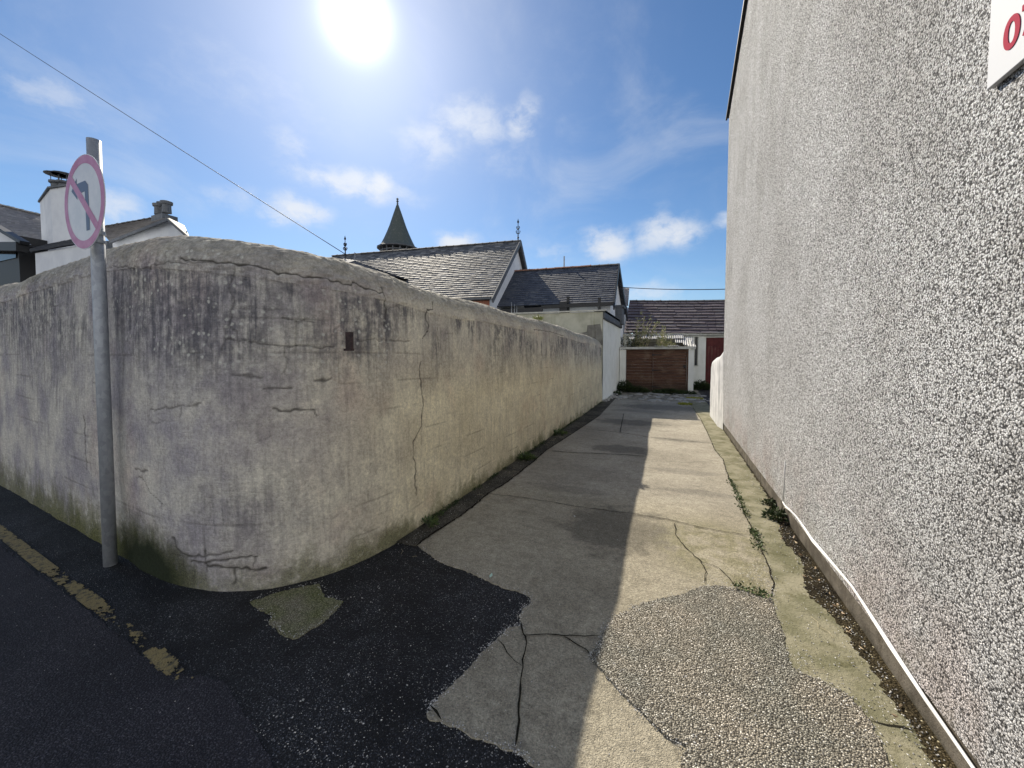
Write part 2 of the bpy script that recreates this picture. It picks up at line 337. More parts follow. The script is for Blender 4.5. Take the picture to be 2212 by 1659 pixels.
def f_boards(T, b, P):
    z = T.n('ShaderNodeSeparateXYZ', {0: P}).outputs[2]
    row = T.m('FLOOR', T.m('MULTIPLY', z, 8.0)); wn = T.n('ShaderNodeTexWhiteNoise', {'W': row}, noise_dimensions='1D').outputs[0]
    g = T.noise(T.scale(P, (2.5, 2.5, 40)), 1.0, 6, .7); g2 = T.noise(P, 2.2, 5)
    col = T.mix(T.step(g, .3, .7), (.055, .027, .018), (.17, .088, .055)); col = T.mix(T.m('MULTIPLY', wn, .5), col, T.mix(1, col, (.55, .5, .5), 'MULTIPLY'))
    col = T.mix(T.m('MULTIPLY', T.step(g2, .5, .75), .5), col, (.27, .20, .14))
    low = T.step(T.m('ADD', z, T.m('MULTIPLY', g2, .3)), .75, .1); col = T.mix(T.m('MULTIPLY', low, .8), col, (.03, .027, .018)); setc(T, b, col)
    bump(T, b, g, .006)
def f_galv(T, b, P):
    n = T.noise(P, 30, 4, .6); v = T.vor(T.scale(P, (1, 1, .6)), 45).outputs['Color']
    g = T.n('ShaderNodeSeparateColor', {0: v}).outputs[0]
    col = T.mix(T.m('ADD', T.m('MULTIPLY', g, .4), T.m('MULTIPLY', n, .6)), (.22, .24, .27), (.42, .45, .49)); setc(T, b, col)
    b.inputs['Metallic'].default_value = .35; b.inputs['Roughness'].default_value = .55; bump(T, b, n, .001)
def f_leaf(c1, c2):
    def fn(T, b, P):
        r = T.n('ShaderNodeNewGeometry').outputs['Random Per Island']; setc(T, b, T.mix(r, c1, c2))
        b.inputs['Roughness'].default_value = .55; b.inputs['Subsurface Weight'].default_value = 0.0
    return fn
def f_paint(c, worn):
    def fn(T, b, P):
        n = T.noise(P, 28, 6, .7); setc(T, b, T.mix(T.step(n, .48, .62), c, worn)); bump(T, b, T.vor(P, 130).outputs['Distance'], .003)
    return fn
M = {}
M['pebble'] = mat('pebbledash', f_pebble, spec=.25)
M['wall'] = mat('weathered_render', f_wall, rough=.9, spec=.15)
M['tarmac'] = mat('fresh_tarmac', stony(150, [(0, (.007, .007, .009)), (.6, (.017, .018, .022)), (.9, (.045, .047, .055)), (1, (.13, .13, .14))], (.004, .004, .005), .3, .006, ((.35, .35, .42), (2.3, 2.3, 2.2)), .7, (120, .09, (.32, .32, .31))), spec=.35)
M['road'] = mat('worn_asphalt', stony(140, [(0, (.030, .029, .034)), (.6, (.05, .048, .056)), (1, (.10, .098, .108))], (.018, .017, .02), .3, .005, ((.8, .8, .85), (1.25, 1.22, 1.25)), .8, (60, .006, (.3, .3, .29))), spec=.3)
M['gravel'] = mat('coarse_asphalt_patch', stony(135, [(0, (.11, .10, .085)), (.35, (.25, .235, .20)), (.7, (.38, .36, .31)), (.93, (.55, .52, .46)), (1, (.95, .93, .88))], (.08, .072, .058), .42, .008, ((.74, .76, .74), (1.08, 1.03, .97)), .85, (90, .05, (.75, .72, .66))), spec=.3)
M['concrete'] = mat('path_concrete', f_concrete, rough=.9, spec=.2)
M['gutter'] = mat('smooth_concrete', plaster((.155, .15, .09), (.28, .26, .185), (.55, .55, .42), 4.2, .8, .008), rough=.9, spec=.15)
M['strip'] = mat('dark_edge_concrete', stony(150, [(0, (.09, .085, .075)), (1, (.20, .185, .16))], (.05, .048, .04), .35, .005, ((.45, .45, .42), (1.2, 1.15, 1.05)), .9, (70, .03, (.4, .39, .36))), spec=.2)
M['soil'] = mat('soil', stony(110, [(0, (.02, .017, .012)), (.93, (.06, .05, .036)), (1, (.38, .36, .31))], (.018, .015, .010), .35, .006, ((.45, .43, .38), (1.9, 1.8, 1.4))), spec=.1)
M['corner'] = mat('mossy_concrete', stony(170, [(0, (.16, .15, .115)), (.6, (.29, .275, .22)), (1, (.44, .42, .35))], (.13, .12, .09), .4, .004, ((.66, .74, .40), (1.1, 1.05, 1.0))), rough=.9, spec=.15)
M['crack'] = mat('crack_dirt', base=(.022, .02, .015), rough=1, spec=.05)
M['plinth'] = mat('plinth_cement', plaster((.075, .066, .055), (.14, .125, .105), (.6, .55, .5), 7, .8, .006, (.10, (.03, .03, .016))), rough=.9, spec=.15)
M['white'] = mat('white_render', plaster((.78, .79, .74), (.86, .87, .82), (.84, .85, .78), 2.5, .5, .01, (.22, (.28, .27, .21))), rough=.9, spec=.15)
M['cream'] = mat('cream_render', plaster((.40, .40, .32), (.54, .54, .45), (.74, .74, .64), 2.0, .7, .006), rough=.9, spec=.15)
M['grey_render'] = mat('bare_render', plaster((.16, .155, .14), (.24, .235, .21), (.6, .6, .55), 4, .7, .006), rough=.9, spec=.15)
M['lime'] = mat('limewashed_render', plaster((.50, .50, .51), (.66, .66, .66), (.42, .42, .45), 3, .9, .012), rough=.9, spec=.15)
M['hwhite'] = mat('house_white_render', plaster((.66, .69, .74), (.74, .77, .81), (.9, .9, .9), 2, .3, .002), rough=.9, spec=.15)
M['slate'] = mat('grey_slate', f_slate([(.06, .065, .075), (.11, .115, .125), (.085, .09, .10), (.16, .165, .17), (.25, .25, .25)]))
M['slate_blue'] = mat('blue_slate', f_slate([(.035, .042, .060), (.07, .078, .10), (.05, .058, .08), (.10, .11, .13)]))
M['slate_purple'] = mat('purple_slate', f_slate([(.075, .060, .070), (.13, .105, .115), (.095, .08, .09), (.17, .145, .15)]))
M['slate_pale'] = mat('pale_slate', f_slate([(.16, .155, .155), (.24, .23, .23), (.20, .19, .195), (.31, .30, .29)]))
M['tile'] = mat('ridge_tile_clay', plaster((.13, .125, .12), (.20, .19, .18), (.7, .7, .7), 8, .5, .005), rough=.8)
M['redtile'] = mat('red_ridge_tile', plaster((.26, .13, .09), (.34, .19, .13), (.7, .7, .7), 8, .5, .005), rough=.8)
M['brick'] = mat('red_brick', plaster((.25, .10, .07), (.33, .15, .10), (.7, .7, .7), 12, .5, .005), rough=.9)
M['black'] = mat('black_paint', base=(.018, .019, .022), rough=.5, spec=.4)
M['lead'] = mat('dark_grey_flashing', plaster((.09, .10, .115), (.13, .14, .155), (.8, .8, .8), 6, .4, .002), rough=.6)
M['boards'] = mat('weathered_brown_boards', f_boards, rough=.75)
M['reddoor'] = mat('dark_red_paint', plaster((.075, .012, .014), (.11, .02, .02), (.6, .6, .6), 5, .5, .002), rough=.6)
M['trim'] = mat('off_white_paint', plaster((.50, .50, .46), (.62, .62, .57), (.6, .6, .5), 8, .6, .002), rough=.7)
M['galv'] = mat('galvanised_steel', f_galv)
M['rust'] = mat('rusty_iron', plaster((.03, .022, .024), (.07, .045, .045), (.5, .5, .5), 40, .5, .003), rough=.8)
M['corr'] = mat('corrugated_sheet', plaster((.34, .34, .35), (.52, .52, .52), (.45, .42, .38), 6, .8, .003), rough=.6)
M['sred'] = mat('faded_sign_red', plaster((.44, .13, .24), (.52, .22, .34), (.85, .8, .9), 9, .4, .0), rough=.35, spec=.5)
M['sdeep'] = mat('deep_sign_red', base=(.32, .008, .03), rough=.35, spec=.5)
M['swhite'] = mat('sign_white', plaster((.60, .62, .64), (.68, .69, .70), (.9, .95, .9), 9, .4, .0), rough=.35, spec=.5)
M['sblack'] = mat('faded_sign_black', base=(.075, .09, .14), rough=.35, spec=.5)
M['board'] = mat('board_white', base=(.56, .575, .61), rough=.6, spec=.2)
M['letter'] = mat('board_lettering_red', base=(.33, .012, .045), rough=.7, spec=.1)
M['cable'] = mat('white_pvc', base=(.78, .78, .78), rough=.45, spec=.4)
M['wire'] = mat('black_cable', base=(.02, .02, .025), rough=.6)
M['yellow'] = mat('worn_yellow_paint', f_paint((.25, .195, .085), (.075, .068, .048)), rough=.7)
M['leaf'] = mat('green_leaves', f_leaf((.03, .055, .016), (.10, .135, .045)))
M['leafd'] = mat('dark_leaves', f_leaf((.015, .028, .010), (.045, .07, .02)))
M['leafl'] = mat('pale_shoots', f_leaf((.20, .25, .07), (.42, .42, .20)))
M['stem'] = mat('dry_stems', base=(.42, .36, .24), rough=.8)
M['moss'] = mat('bright_moss', f_leaf((.17, .19, .02), (.32, .33, .05)))
M['stone'] = mat('loose_stone', f_leaf((.12, .115, .11), (.72, .70, .66)), rough=.8)
M['slab'] = mat('broken_slab', plaster((.30, .30, .29), (.46, .46, .44), (.6, .6, .6), 8, .5, .003), rough=.9)
M['dead'] = mat('dead_leaf', f_leaf((.30, .20, .12), (.52, .42, .28)))
M['glass'] = mat('dark_glass', base=(.03, .035, .04), rough=.08, spec=.6)
M['spire'] = mat('green_grey_spire_slate', f_slate([(.045, .06, .055), (.07, .085, .08), (.055, .07, .065)]))

# ================================================================= SETTING
D = {'road': [(-1.96, 1.104), (-1.728, 1.044), (-1.512, 0.98), (-1.362, 0.931)], 'slab_left': [(-1.943, 16.03), (-1.703, 9.95), (-1.801, 7.404), (-1.871, 5.947), (-1.84, 5.151), (-1.833, 4.211), (-1.875, 3.794), (-1.853, 3.411), (-1.877, 2.902), (-1.896, 2.599), (-1.891, 2.518)], 'slab_edge': [(-1.87, 2.527), (-1.586, 2.396), (-1.289, 2.355), (-1.043, 2.291), (-0.873, 2.281), (-0.823, 2.264), (-0.792, 2.208), (-0.813, 2.149), (-0.818, 2.068), (-0.762, 1.989), (-0.798, 1.981), (-0.841, 1.942), (-0.843, 1.901), (-0.86, 1.854), (-0.87, 1.793), (-0.895, 1.729), (-0.901, 1.636), (-0.921, 1.545), (-0.944, 1.441), (-0.958, 1.378), (-0.959, 1.361), (-0.878, 1.327), (-0.795, 1.331), (-0.726, 1.316), (-0.646, 1.329), (-0.574, 1.325), (-0.545, 1.337), (-0.507, 1.327), (-0.455, 1.309)], 'chip': [(-0.961, 1.34), (-0.928, 1.353), (-0.887, 1.327), (-0.926, 1.314)], 'gravel_patch': [(-0.357, 1.885), (-0.352, 1.943), (-0.333, 2.074), (-0.322, 2.173), (-0.283, 2.277), (-0.184, 2.396), (-0.205, 2.395), (-0.08, 2.515), (0.095, 2.659), (0.212, 2.795), (0.327, 2.843), (0.436, 2.844), (0.595, 2.806), (0.592, 2.672), (0.589, 2.472), (0.558, 2.226), (0.582, 2.2), (0.685, 2.174), (0.765, 2.122), (0.792, 2.019), (0.783, 1.947), (0.775, 1.822), (0.75, 1.0), (-0.05, 1.0), (0.072, 1.608), (0.006, 1.615), (-0.07, 1.664), (-0.132, 1.71), (-0.208, 1.766), (-0.286, 1.84)], 'gutter_edge': [(0.497, 14.118), (0.641, 10.403), (0.666, 8.336), (0.661, 6.96), (0.714, 6.427), (0.675, 5.484), (0.693, 4.865), (0.666, 4.22), (0.682, 3.78), (0.672, 3.338), (0.659, 3.036), (0.601, 2.839)], 'corner_patch': [(-2.423, 1.537), (-2.37, 1.651), (-2.285, 1.751), (-2.192, 1.846), (-2.041, 1.757), (-1.889, 1.77), (-1.859, 1.665), (-1.844, 1.584), (-1.867, 1.466), (-1.89, 1.419), (-2.021, 1.429), (-2.141, 1.46), (-2.174, 1.511), (-2.326, 1.516)], 'cracks': [([(-1.875, 3.794), (-1.495, 3.833), (-1.123, 3.831), (-0.885, 3.814), (-0.384, 3.851), (-0.017, 3.845), (0.287, 3.765), (0.598, 3.763)], 0.01), ([(-1.666, 7.97), (-0.91, 7.873), (-0.379, 7.631), (0.25, 7.557), (0.717, 7.519)], 0.02), ([(-1.798, 5.912), (-1.388, 5.957), (-1.029, 6.046), (-0.703, 6.121), (-0.354, 6.15)], 0.022), ([(-1.703, 9.95), (-1.801, 7.404), (-1.871, 5.947), (-1.84, 5.151), (-1.833, 4.211), (-1.875, 3.794), (-1.853, 3.411), (-1.855, 3.123), (-1.877, 2.902), (-1.887, 2.744), (-1.896, 2.599), (-1.884, 2.521)], 0.022), ([(-0.743, 1.916), (-0.654, 1.957), (-0.572, 1.99), (-0.489, 2.019), (-0.333, 2.074)], 0.009), ([(-0.789, 2.021), (-0.739, 1.931), (-0.718, 1.913), (-0.696, 1.872), (-0.682, 1.806), (-0.657, 1.717), (-0.638, 1.634), (-0.61, 1.554), (-0.587, 1.48), (-0.563, 1.413), (-0.553, 1.374), (-0.547, 1.343)], 0.01), ([(-0.847, 1.834), (-0.767, 1.77), (-0.707, 1.734), (-0.657, 1.717)], 0.006), ([(-0.529, 1.998), (-0.46, 1.97), (-0.395, 1.949), (-0.344, 1.901)], 0.008), ([(-0.961, 1.365), (-0.918, 1.35), (-0.878, 1.327)], 0.012), ([(0.046, 3.786), (0.052, 3.517), (0.124, 3.311), (0.22, 3.145), (0.246, 2.998), (0.224, 2.846)], 0.008), ([(0.22, 3.145), (0.336, 3.086), (0.39, 2.961), (0.401, 2.876)], 0.006), ([(-1.173, 10.508), (-1.049, 9.058), (-0.943, 7.859)], 0.015), ([(0.792, 2.019), (0.847, 2.02), (0.901, 2.034), (0.953, 2.034)], 0.008), ([(0.574, 12.653), (0.652, 10.407), (0.666, 8.336), (0.661, 6.96), (0.714, 6.427), (0.675, 5.484), (0.693, 4.865), (0.666, 4.22), (0.682, 3.78), (0.672, 3.338), (0.659, 3.036), (0.601, 2.839)], 0.012), ([(-0.189, 5.943), (0.204, 6.004), (0.579, 6.264), (0.709, 6.164)], 0.006), ([(0.685, 6.242), (0.829, 6.225), (0.971, 6.414)], 0.008), ([(0.682, 4.303), (0.785, 4.23), (0.975, 4.253)], 0.006)], 'wall_cracks': [([(12.123, 2.232), (12.427, 2.179), (12.737, 2.148), (12.797, 2.173), (12.988, 2.169), (13.169, 2.155), (13.466, 2.144)], 0.005, 0.6), ([(13.051, 2.188), (13.213, 2.169), (13.334, 2.153), (13.466, 2.144), (13.618, 2.125), (13.742, 2.098), (13.935, 2.086), (14.115, 2.074), (14.203, 2.073), (14.217, 2.089), (14.346, 2.06), (14.495, 2.039)], 0.006, 1), ([(14.491, 2.096), (14.504, 1.975), (14.511, 1.859), (14.501, 1.8)], 0.007, 0.8), ([(13.476, 2.127), (13.444, 2.01), (13.464, 1.893), (13.431, 1.776), (13.383, 1.587)], 0.012, 0.5), ([(13.406, 1.723), (13.482, 1.717), (13.486, 1.599)], 0.006, 0.6), ([(13.416, 1.652), (13.606, 1.635), (13.763, 1.612), (13.926, 1.608), (14.068, 1.606)], 0.007, 0.7), ([(13.469, 1.858), (13.611, 1.858), (13.758, 1.848)], 0.006, 0.4), ([(13.757, 1.806), (13.82, 1.784), (13.952, 1.778)], 0.006, 0.6), ([(13.438, 1.423), (13.524, 1.421), (13.632, 1.414)], 0.008, 0.6), ([(13.63, 1.329), (13.705, 1.331), (13.789, 1.333)], 0.008, 0.8), ([(13.933, 1.378), (14.014, 1.378), (14.045, 1.39)], 0.008, 0.8), ([(13.681, 1.207), (13.743, 1.173), (13.808, 1.182), (13.929, 1.181), (13.942, 1.133)], 0.008, 0.9), ([(12.725, 1.175), (12.892, 1.191), (13.044, 1.212), (13.232, 1.228)], 0.007, 0.7), ([(12.725, 1.175), (12.713, 1.117), (12.777, 1.082), (12.887, 1.102)], 0.006, 0.4), ([(13.053, 1.216), (13.047, 1.099)], 0.007, 0.5), ([(11.462, 1.052), (11.492, 0.945), (11.494, 0.788), (11.489, 0.582)], 0.012, 1), ([(12.477, 0.729), (12.68, 0.743)], 0.007, 0.7), ([(12.503, 0.672), (12.621, 0.669), (12.694, 0.594), (12.851, 0.527)], 0.006, 0.6), ([(13.763, 1.6), (13.764, 1.417)], 0.006, 0.5), ([(13.579, 0.974), (13.698, 1.029)], 0.005, 0.3), ([(12.957, 0.319), (12.978, 0.255), (13.039, 0.215), (13.182, 0.217), (13.342, 0.241), (13.42, 0.27)], 0.01, 0.8), ([(13.112, 0.176), (13.245, 0.186), (13.386, 0.21), (13.532, 0.229), (13.571, 0.22)], 0.009, 0.9), ([(13.232, 0.173), (13.362, 0.166), (13.469, 0.161), (13.559, 0.134), (13.631, 0.132)], 0.013, 1), ([(13.235, 0.256), (13.245, 0.191), (13.243, 0.125)], 0.01, 0.7), ([(13.438, 0.156), (13.435, 0.058)], 0.018, 0.8), ([(13.551, 0.228), (13.555, 0.162)], 0.009, 0.6), ([(12.828, 1.005), (12.841, 0.917), (12.821, 0.759)], 0.005, 0.3), ([(15.175, 2.053), (15.163, 1.993), (15.061, 1.975), (15.049, 1.885), (15.081, 1.824), (15.069, 1.772), (14.992, 1.704)], 0.009, 1), ([(14.947, 1.491), (14.925, 1.429), (14.943, 1.291), (14.958, 1.139), (14.965, 1.088), (14.939, 0.991), (14.927, 0.892), (14.864, 0.841), (14.81, 0.778), (14.811, 0.655), (14.84, 0.599), (14.832, 0.465), (14.845, 0.311)], 0.007, 1), ([(14.501, 2.099), (14.493, 2.038), (14.519, 1.894), (14.495, 1.772)], 0.008, 0.7), ([(14.557, 1.937), (14.653, 1.953), (14.678, 1.939)], 0.006, 0.5), ([(14.242, 1.665), (14.347, 1.674), (14.552, 1.67), (14.79, 1.672)], 0.008, 0.6), ([(19.515, 1.53), (19.42, 1.148), (19.136, 0.765), (19.047, 0.511)], 0.008, 0.6), ([(23.122, 1.363), (23.044, 0.774), (22.864, 0.201)], 0.008, 0.5), ([(18.07, 1.977), (18.678, 1.997), (19.406, 1.992), (20.052, 1.968)], 0.007, 0.8), ([(15.219, 1.82), (15.24, 1.594)], 0.007, 0.5), ([(15.582, 1.801), (15.594, 1.627)], 0.007, 0.5), ([(14.041, 1.678), (14.099, 1.768), (14.139, 1.77), (14.168, 1.713)], 0.006, 0.3)], 'bracket': (14.181, 1.654), 'br2': [(14.155, 1.717), (14.209, 1.591)]}
def jag(pts, step=.02, amp=.006, closed=True, seed=1):
    out = []; n = len(pts); rr = random.Random(seed)
    for i in range(n if closed else n - 1):
        a, b = pts[i], pts[(i + 1) % n]; L = math.hypot(b[0] - a[0], b[1] - a[1]); k = max(1, min(60, int(L / step)))
        for j in range(k):
            t = j / k; e = amp if j else 0
            out.append((a[0] + (b[0] - a[0]) * t + rr.uniform(-e, e), a[1] + (b[1] - a[1]) * t + rr.uniform(-e, e)))
    if not closed: out.append(pts[-1])
    return out
def sheet(name, pts, z, m, seed=1, amp=.006, step=.02, drop=.02):
    P = jag(pts, step, amp, True, seed); bm = bmesh.new(); vs = [bm.verts.new((x, y, z)) for x, y in P]
    f = bm.faces.new(vs); bm.normal_update()
    if f.normal.z < 0: f.normal_flip()
    r = bmesh.ops.triangulate(bm, faces=[f]); lo = [bm.verts.new((x, y, z - drop)) for x, y in P]
    for i in range(len(vs)): j = (i + 1) % len(vs); bm.faces.new((vs[i], lo[i], lo[j], vs[j]))
    me = bpy.data.meshes.new(name); bm.to_mesh(me); bm.free(); me.materials.append(m)
    o = bpy.data.objects.new(name, me); C.objects.link(o); return o
g = MB(); g.add([(-900, -900, 0), (900, -900, 0), (900, 900, 0), (-900, 900, 0)], [(0, 1, 2, 3)])
struct(g.build('ground', M['tarmac']))
road_pts = [(-30, 3.2), (-9, 1.55), (-5.4, 1.26), (-4.2, 1.17), (-3.35, 1.11), (-2.67, 1.06), (-2.3, 1.03)] + D['road'] + [(-.9, .8), (0, .6), (3, .3), (30, -2), (30, -8), (-30, -8)]
struct(sheet('road', road_pts, .003, M['road'], 2, .012, .05, .004))
slab = D['slab_edge'] + [(-.2, 1.2), (.2, .9), (1.05, .9), (1.05, 21.5), (-2.3, 21.5), (-2.3, 3.4), (-2.05, 2.62)]
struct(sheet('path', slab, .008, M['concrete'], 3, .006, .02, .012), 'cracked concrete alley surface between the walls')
strip = D['slab_left'] + [(-2.3, 2.5), (-2.3, 16.0)]
struct(sheet('edge_strip', strip, .013, M['strip'], 4, .005, .03, .008))
gut = D['gutter_edge'] + [(.5, 2.6), (.5, 1.0), (1.06, 1.0), (1.06, 14.1)]
struct(sheet('gutter', gut, .013, M['gutter'], 5, .004, .03, .008))
struct(sheet('tarmac_patch', D['gravel_patch'], .019, M['gravel'], 6, .007, .015, .012))
struct(sheet('concrete_patch', D['corner_patch'], .005, M['corner'], 8, .008, .02, .008))
struct(sheet('concrete_fragment', D['chip'], .006, M['concrete'], 9, .006, .015, .008))
soilp = [(.985, 5.0), (.95, 4.7), (.93, 4.4), (.92, 4.1), (.88, 3.9), (.87, 3.7), (.92, 3.5), (.90, 3.3), (.84, 3.1), (.83, 2.95), (.88, 2.8), (.91, 2.65), (.90, 2.5), (.93, 2.38), (.92, 2.2), (.94, 2.05), (.93, 1.9), (.95, 1.6), (1.03, 1.6), (1.03, 9.1), (.995, 9.0), (.99, 7.0), (.985, 6.0)]
struct(sheet('soil_strip', soilp, .017, M['soil'], 10, .014, .02, .005))
# cracks and joints: dirt-filled lines lying in the concrete
ck = MB(); rr = random.Random(4)
for pts, wd in D['cracks']:
    P = jag(pts, .035, .007, False, rr.randint(0, 999)); L = []; Rr = []
    for i, p in enumerate(P):
        a = P[max(0, i - 1)]; b = P[min(len(P) - 1, i + 1)]; dx, dy = b[0] - a[0], b[1] - a[1]; q = math.hypot(dx, dy) or 1
        e = wd * .5 * rr.uniform(.45, 1.15) * (.3 if i in (0, len(P) - 1) else 1); L.append((p[0] - dy / q * e, p[1] + dx / q * e, .0155)); Rr.append((p[0] + dy / q * e, p[1] - dx / q * e, .0155))
    n = len(P); ck.add(L + Rr, [(i, i + n, i + n + 1, i + 1) for i in range(n - 1)])
struct(ck.build('path_cracks', M['crack']))
# yellow line: worn paint, eroded by noise
xs = np.arange(-9.5, -1.7, .012); ts = np.linspace(-.040, .040, 12)
cx = np.interp(xs, [-9.5, -5.4, -4.2, -3.35, -2.67, -2.36, -1.7], [1.72, 1.33, 1.225, 1.16, 1.10, 1.06, .99])
X, Tt = np.meshgrid(xs, ts); Yc = np.tile(cx, (12, 1)) + Tt; V = np.stack([X.ravel(), Yc.ravel(), np.full(X.size, .0075)], 1)
nz = fbm(V * [30, 45, 1], 4, 11); wear = fbm(V * [5, 9, 1], 3, 17)
edge = np.abs(Tt.ravel()) / .040
wearx = np.interp(V[:, 0], [-9.5, -3.4, -3.1, -2.95, -2.55, -2.42, -2.25, -2.15, -1.7], [-.06, -.06, -.02, .07, .19, -.02, .04, .24, .48])
ok = (nz * .6 + wear * .4 - wearx - .18 * edge ** 4) > .36
okg = ok.reshape(12, -1); keep = (okg[:-1, :-1] & okg[1:, 1:]).ravel()
struct(grid_mesh('road_marking', V, 12, len(xs), M['yellow'], smooth=False, keep=keep), 'worn yellow line on the road')

# ================================================================= BOUNDARY WALL
def bez(A, B, Cc, Dd, t):
    t = t[:, None]; return (1 - t) ** 3 * A + 3 * (1 - t) ** 2 * t * B + 3 * (1 - t) * t * t * Cc + t ** 3 * Dd
def wall_path():
    A = np.array([-3.5, 1.50]); Dd = np.array([-2.10, 2.72]); x = np.linspace(-16, -3.5, 400)
    st = np.stack([x, np.interp(x, [-16, -7.4, -4.7, -3.5], [2.75, 1.86, 1.62, 1.50])], 1)
    c = bez(A, A + [0.95, -0.07], Dd - [0, 1.0], Dd, np.linspace(0, 1, 200))[1:]; y = np.linspace(2.72, 13.2, 400)
    al = np.stack([np.interp(y, [2.72, 5, 13.2], [-2.10, -2.11, -2.17]), y], 1)[1:]
    P = np.concatenate([st, c, al]); return P, np.concatenate([[0], np.cumsum(np.hypot(*np.diff(P, axis=0).T))])
WP, WS = wall_path(); SL = WS[-1]
ss = [0.0]
while ss[-1] < SL:
    px = np.interp(ss[-1], WS, WP[:, 0]); py = np.interp(ss[-1], WS, WP[:, 1]); ss.append(ss[-1] + max(.008, .0028 * math.hypot(px, py)))
ss[-1] = SL; ss = np.array(ss)
# profile: t = face height fraction, then cap
zf = np.concatenate([np.arange(0, 1, .0042), [1.0]]); th = np.concatenate([np.linspace(0, math.pi / 2, 76)[1:], np.linspace(math.pi / 2, math.pi, 24)[1:]])
PX = np.interp(ss, WS, WP[:, 0]); PY_ = np.interp(ss, WS, WP[:, 1])
tx = np.gradient(PX, ss); ty = np.gradient(PY_, ss); k = np.ones(9) / 9
tl = np.hypot(tx, ty); tx /= tl; ty /= tl; nx, ny = ty, -tx          # outward normal (towards road / alley)
Hh = np.where(PY_ < 2.2, np.interp(PX, [-16, -7, -4.5, -3.6, -3.2, -2.7, -2.2], [2.5, 2.44, 2.46, 2.44, 2.40, 2.33, 2.26]), np.interp(PY_, [1.5, 2.2, 3, 6, 9.5, 12.4, 13.2], [2.26, 2.25, 2.22, 2.21, 2.17, 2.10, 2.04]))
Hh = Hh + .02 * (vn(np.stack([ss * 1.1, ss * 0, ss * 0], 1), 3) - .5) * 2
capr = .215; caph = .27
rows = []; rown = []; rowt = []
for z in zf:
    zz = z * (Hh - caph); off = .035 * (1 - z) ** 2 + .02 * np.sin(z * 3.0)
    rows.append(np.stack([PX + nx * (off - .02), PY_ + ny * (off - .02), zz], 1)); rown.append(np.stack([nx, ny, nx * 0], 1)); rowt.append(np.stack([ss, zz, zz * 0], 1))
for a in th:
    o_ = -capr + (capr + .003 * math.sin(min(a * 3, math.pi))) * math.cos(a) - .012; zz = Hh - caph + caph * math.sin(a)
    rows.append(np.stack([PX + nx * (o_), PY_ + ny * (o_), zz], 1)); rown.append(np.stack([nx * math.cos(a), ny * math.cos(a), np.full_like(nx, math.sin(a))], 1)); rowt.append(np.stack([ss, Hh - caph + (caph * math.sin(a) if a < math.pi / 2 else caph + (a - math.pi / 2) * .15), zz * 0], 1))
rows.append(np.stack([PX - nx * (2 * capr + .01), PY_ - ny * (2 * capr + .01), Hh * 0], 1)); rown.append(np.stack([-nx, -ny, nx * 0], 1)); rowt.append(np.stack([ss, Hh * 0 + 4, Hh * 0], 1))
nr, nc = len(rows), len(ss); V = np.concatenate(rows); Nn = np.concatenate(rown); SZ = np.concatenate(rowt)
s_, z_ = SZ[:, 0], SZ[:, 1]; Hc = np.tile(Hh, nr)
far = sstep(V[:, 0], -8, -5)
dsp = .026 * (fbm(V * 1.3, 2, 1) - .5) + .007 * (fbm(V * 6, 3, 2) - .5) + .003 * (fbm(V * 22, 3, 4) - .5) + .0022 * (fbm(V * 70, 2, 44) - .5)
# ghost of the blockwork showing through the render
rowh = .225; rw = np.floor((z_ + .02 * vn(np.stack([s_ * 1.5, z_, z_ * 0], 1), 31)) / rowh); fz = np.abs(((z_ + .03 * vn(np.stack([s_ * 1.5, z_, z_ * 0], 1), 31)) / rowh) % 1 - .5)
fs_ = np.abs(((s_ + .22 * (rw % 2) + .05 * rw) / .45) % 1 - .5)
gm = sstep(fbm(V * 2.6, 3, 21), .50, .66)
groove = np.maximum(sstep(fz, .455, .49), sstep(fs_, .475, .492) * sstep(fbm(V * 4, 2, 77), .42, .6)) * gm * (z_ < Hc - .3)
dsp -= .003 * groove
crack = np.zeros(len(V)); cd = np.zeros(len(V))
wob = (vn(V * 25, 51) - .5) * .03; wob2 = (vn(V * 25, 52) - .5) * .03
sq, zq = s_ + wob, z_ + wob2
for pts, wd, dp in D['wall_cracks']:
    for (a, b) in zip(pts[:-1], pts[1:]):
        ax, az = a; bx, bz = b; mnx, mxx = min(ax, bx) - .06, max(ax, bx) + .06; mnz, mxz = min(az, bz) - .06, max(az, bz) + .06
        I = np.where((s_ > mnx) & (s_ < mxx) & (z_ > mnz) & (z_ < mxz))[0]
        if not len(I): continue
        ex, ez = bx - ax, bz - az; L2 = ex * ex + ez * ez + 1e-9; t = np.clip(((sq[I] - ax) * ex + (zq[I] - az) * ez) / L2, 0, 1)
        d = np.hypot(sq[I] - ax - t * ex, zq[I] - az - t * ez); wv = wd * (.7 + .6 * vn(V[I] * 8, 9))
        crack[I] = np.maximum(crack[I], min(1, dp * .95) * sstep(d, wv * .6 + .006, wv * .1)); cd[I] = np.maximum(cd[I], dp * sstep(d, wv * .8 + .008, 0))
dsp -= .006 * cd
incap = (z_ > Hc - caph)
rag = fbm(V * [14, 14, 30], 3, 91); dsp += incap * .010 * (rag - .5) * 2 + incap * .006 * (fbm(V * [30, 30, 60], 2, 93) - .5) * 2
foot = sstep(z_, .12, 0) ; dsp += foot * .02 * (fbm(V * 5, 3, 61) - .2)
back = np.zeros(len(V), bool); back[-nc:] = True; dsp[back] = 0
V2 = V + Nn * dsp[:, None]; V2[:nc, 2] = -.05
xx, yy = V[:, 0], V[:, 1]; hrel = Hc - z_
n_l = fbm(V * 1.3, 3, 5); n_m = fbm(V * [7, 7, 2.0], 3, 6)
soot = np.clip(1.25 * sstep(hrel, 1.15, .2) * sstep(n_l * .6 + n_m * .5, .40, .62), 0, 1) * (~incap)
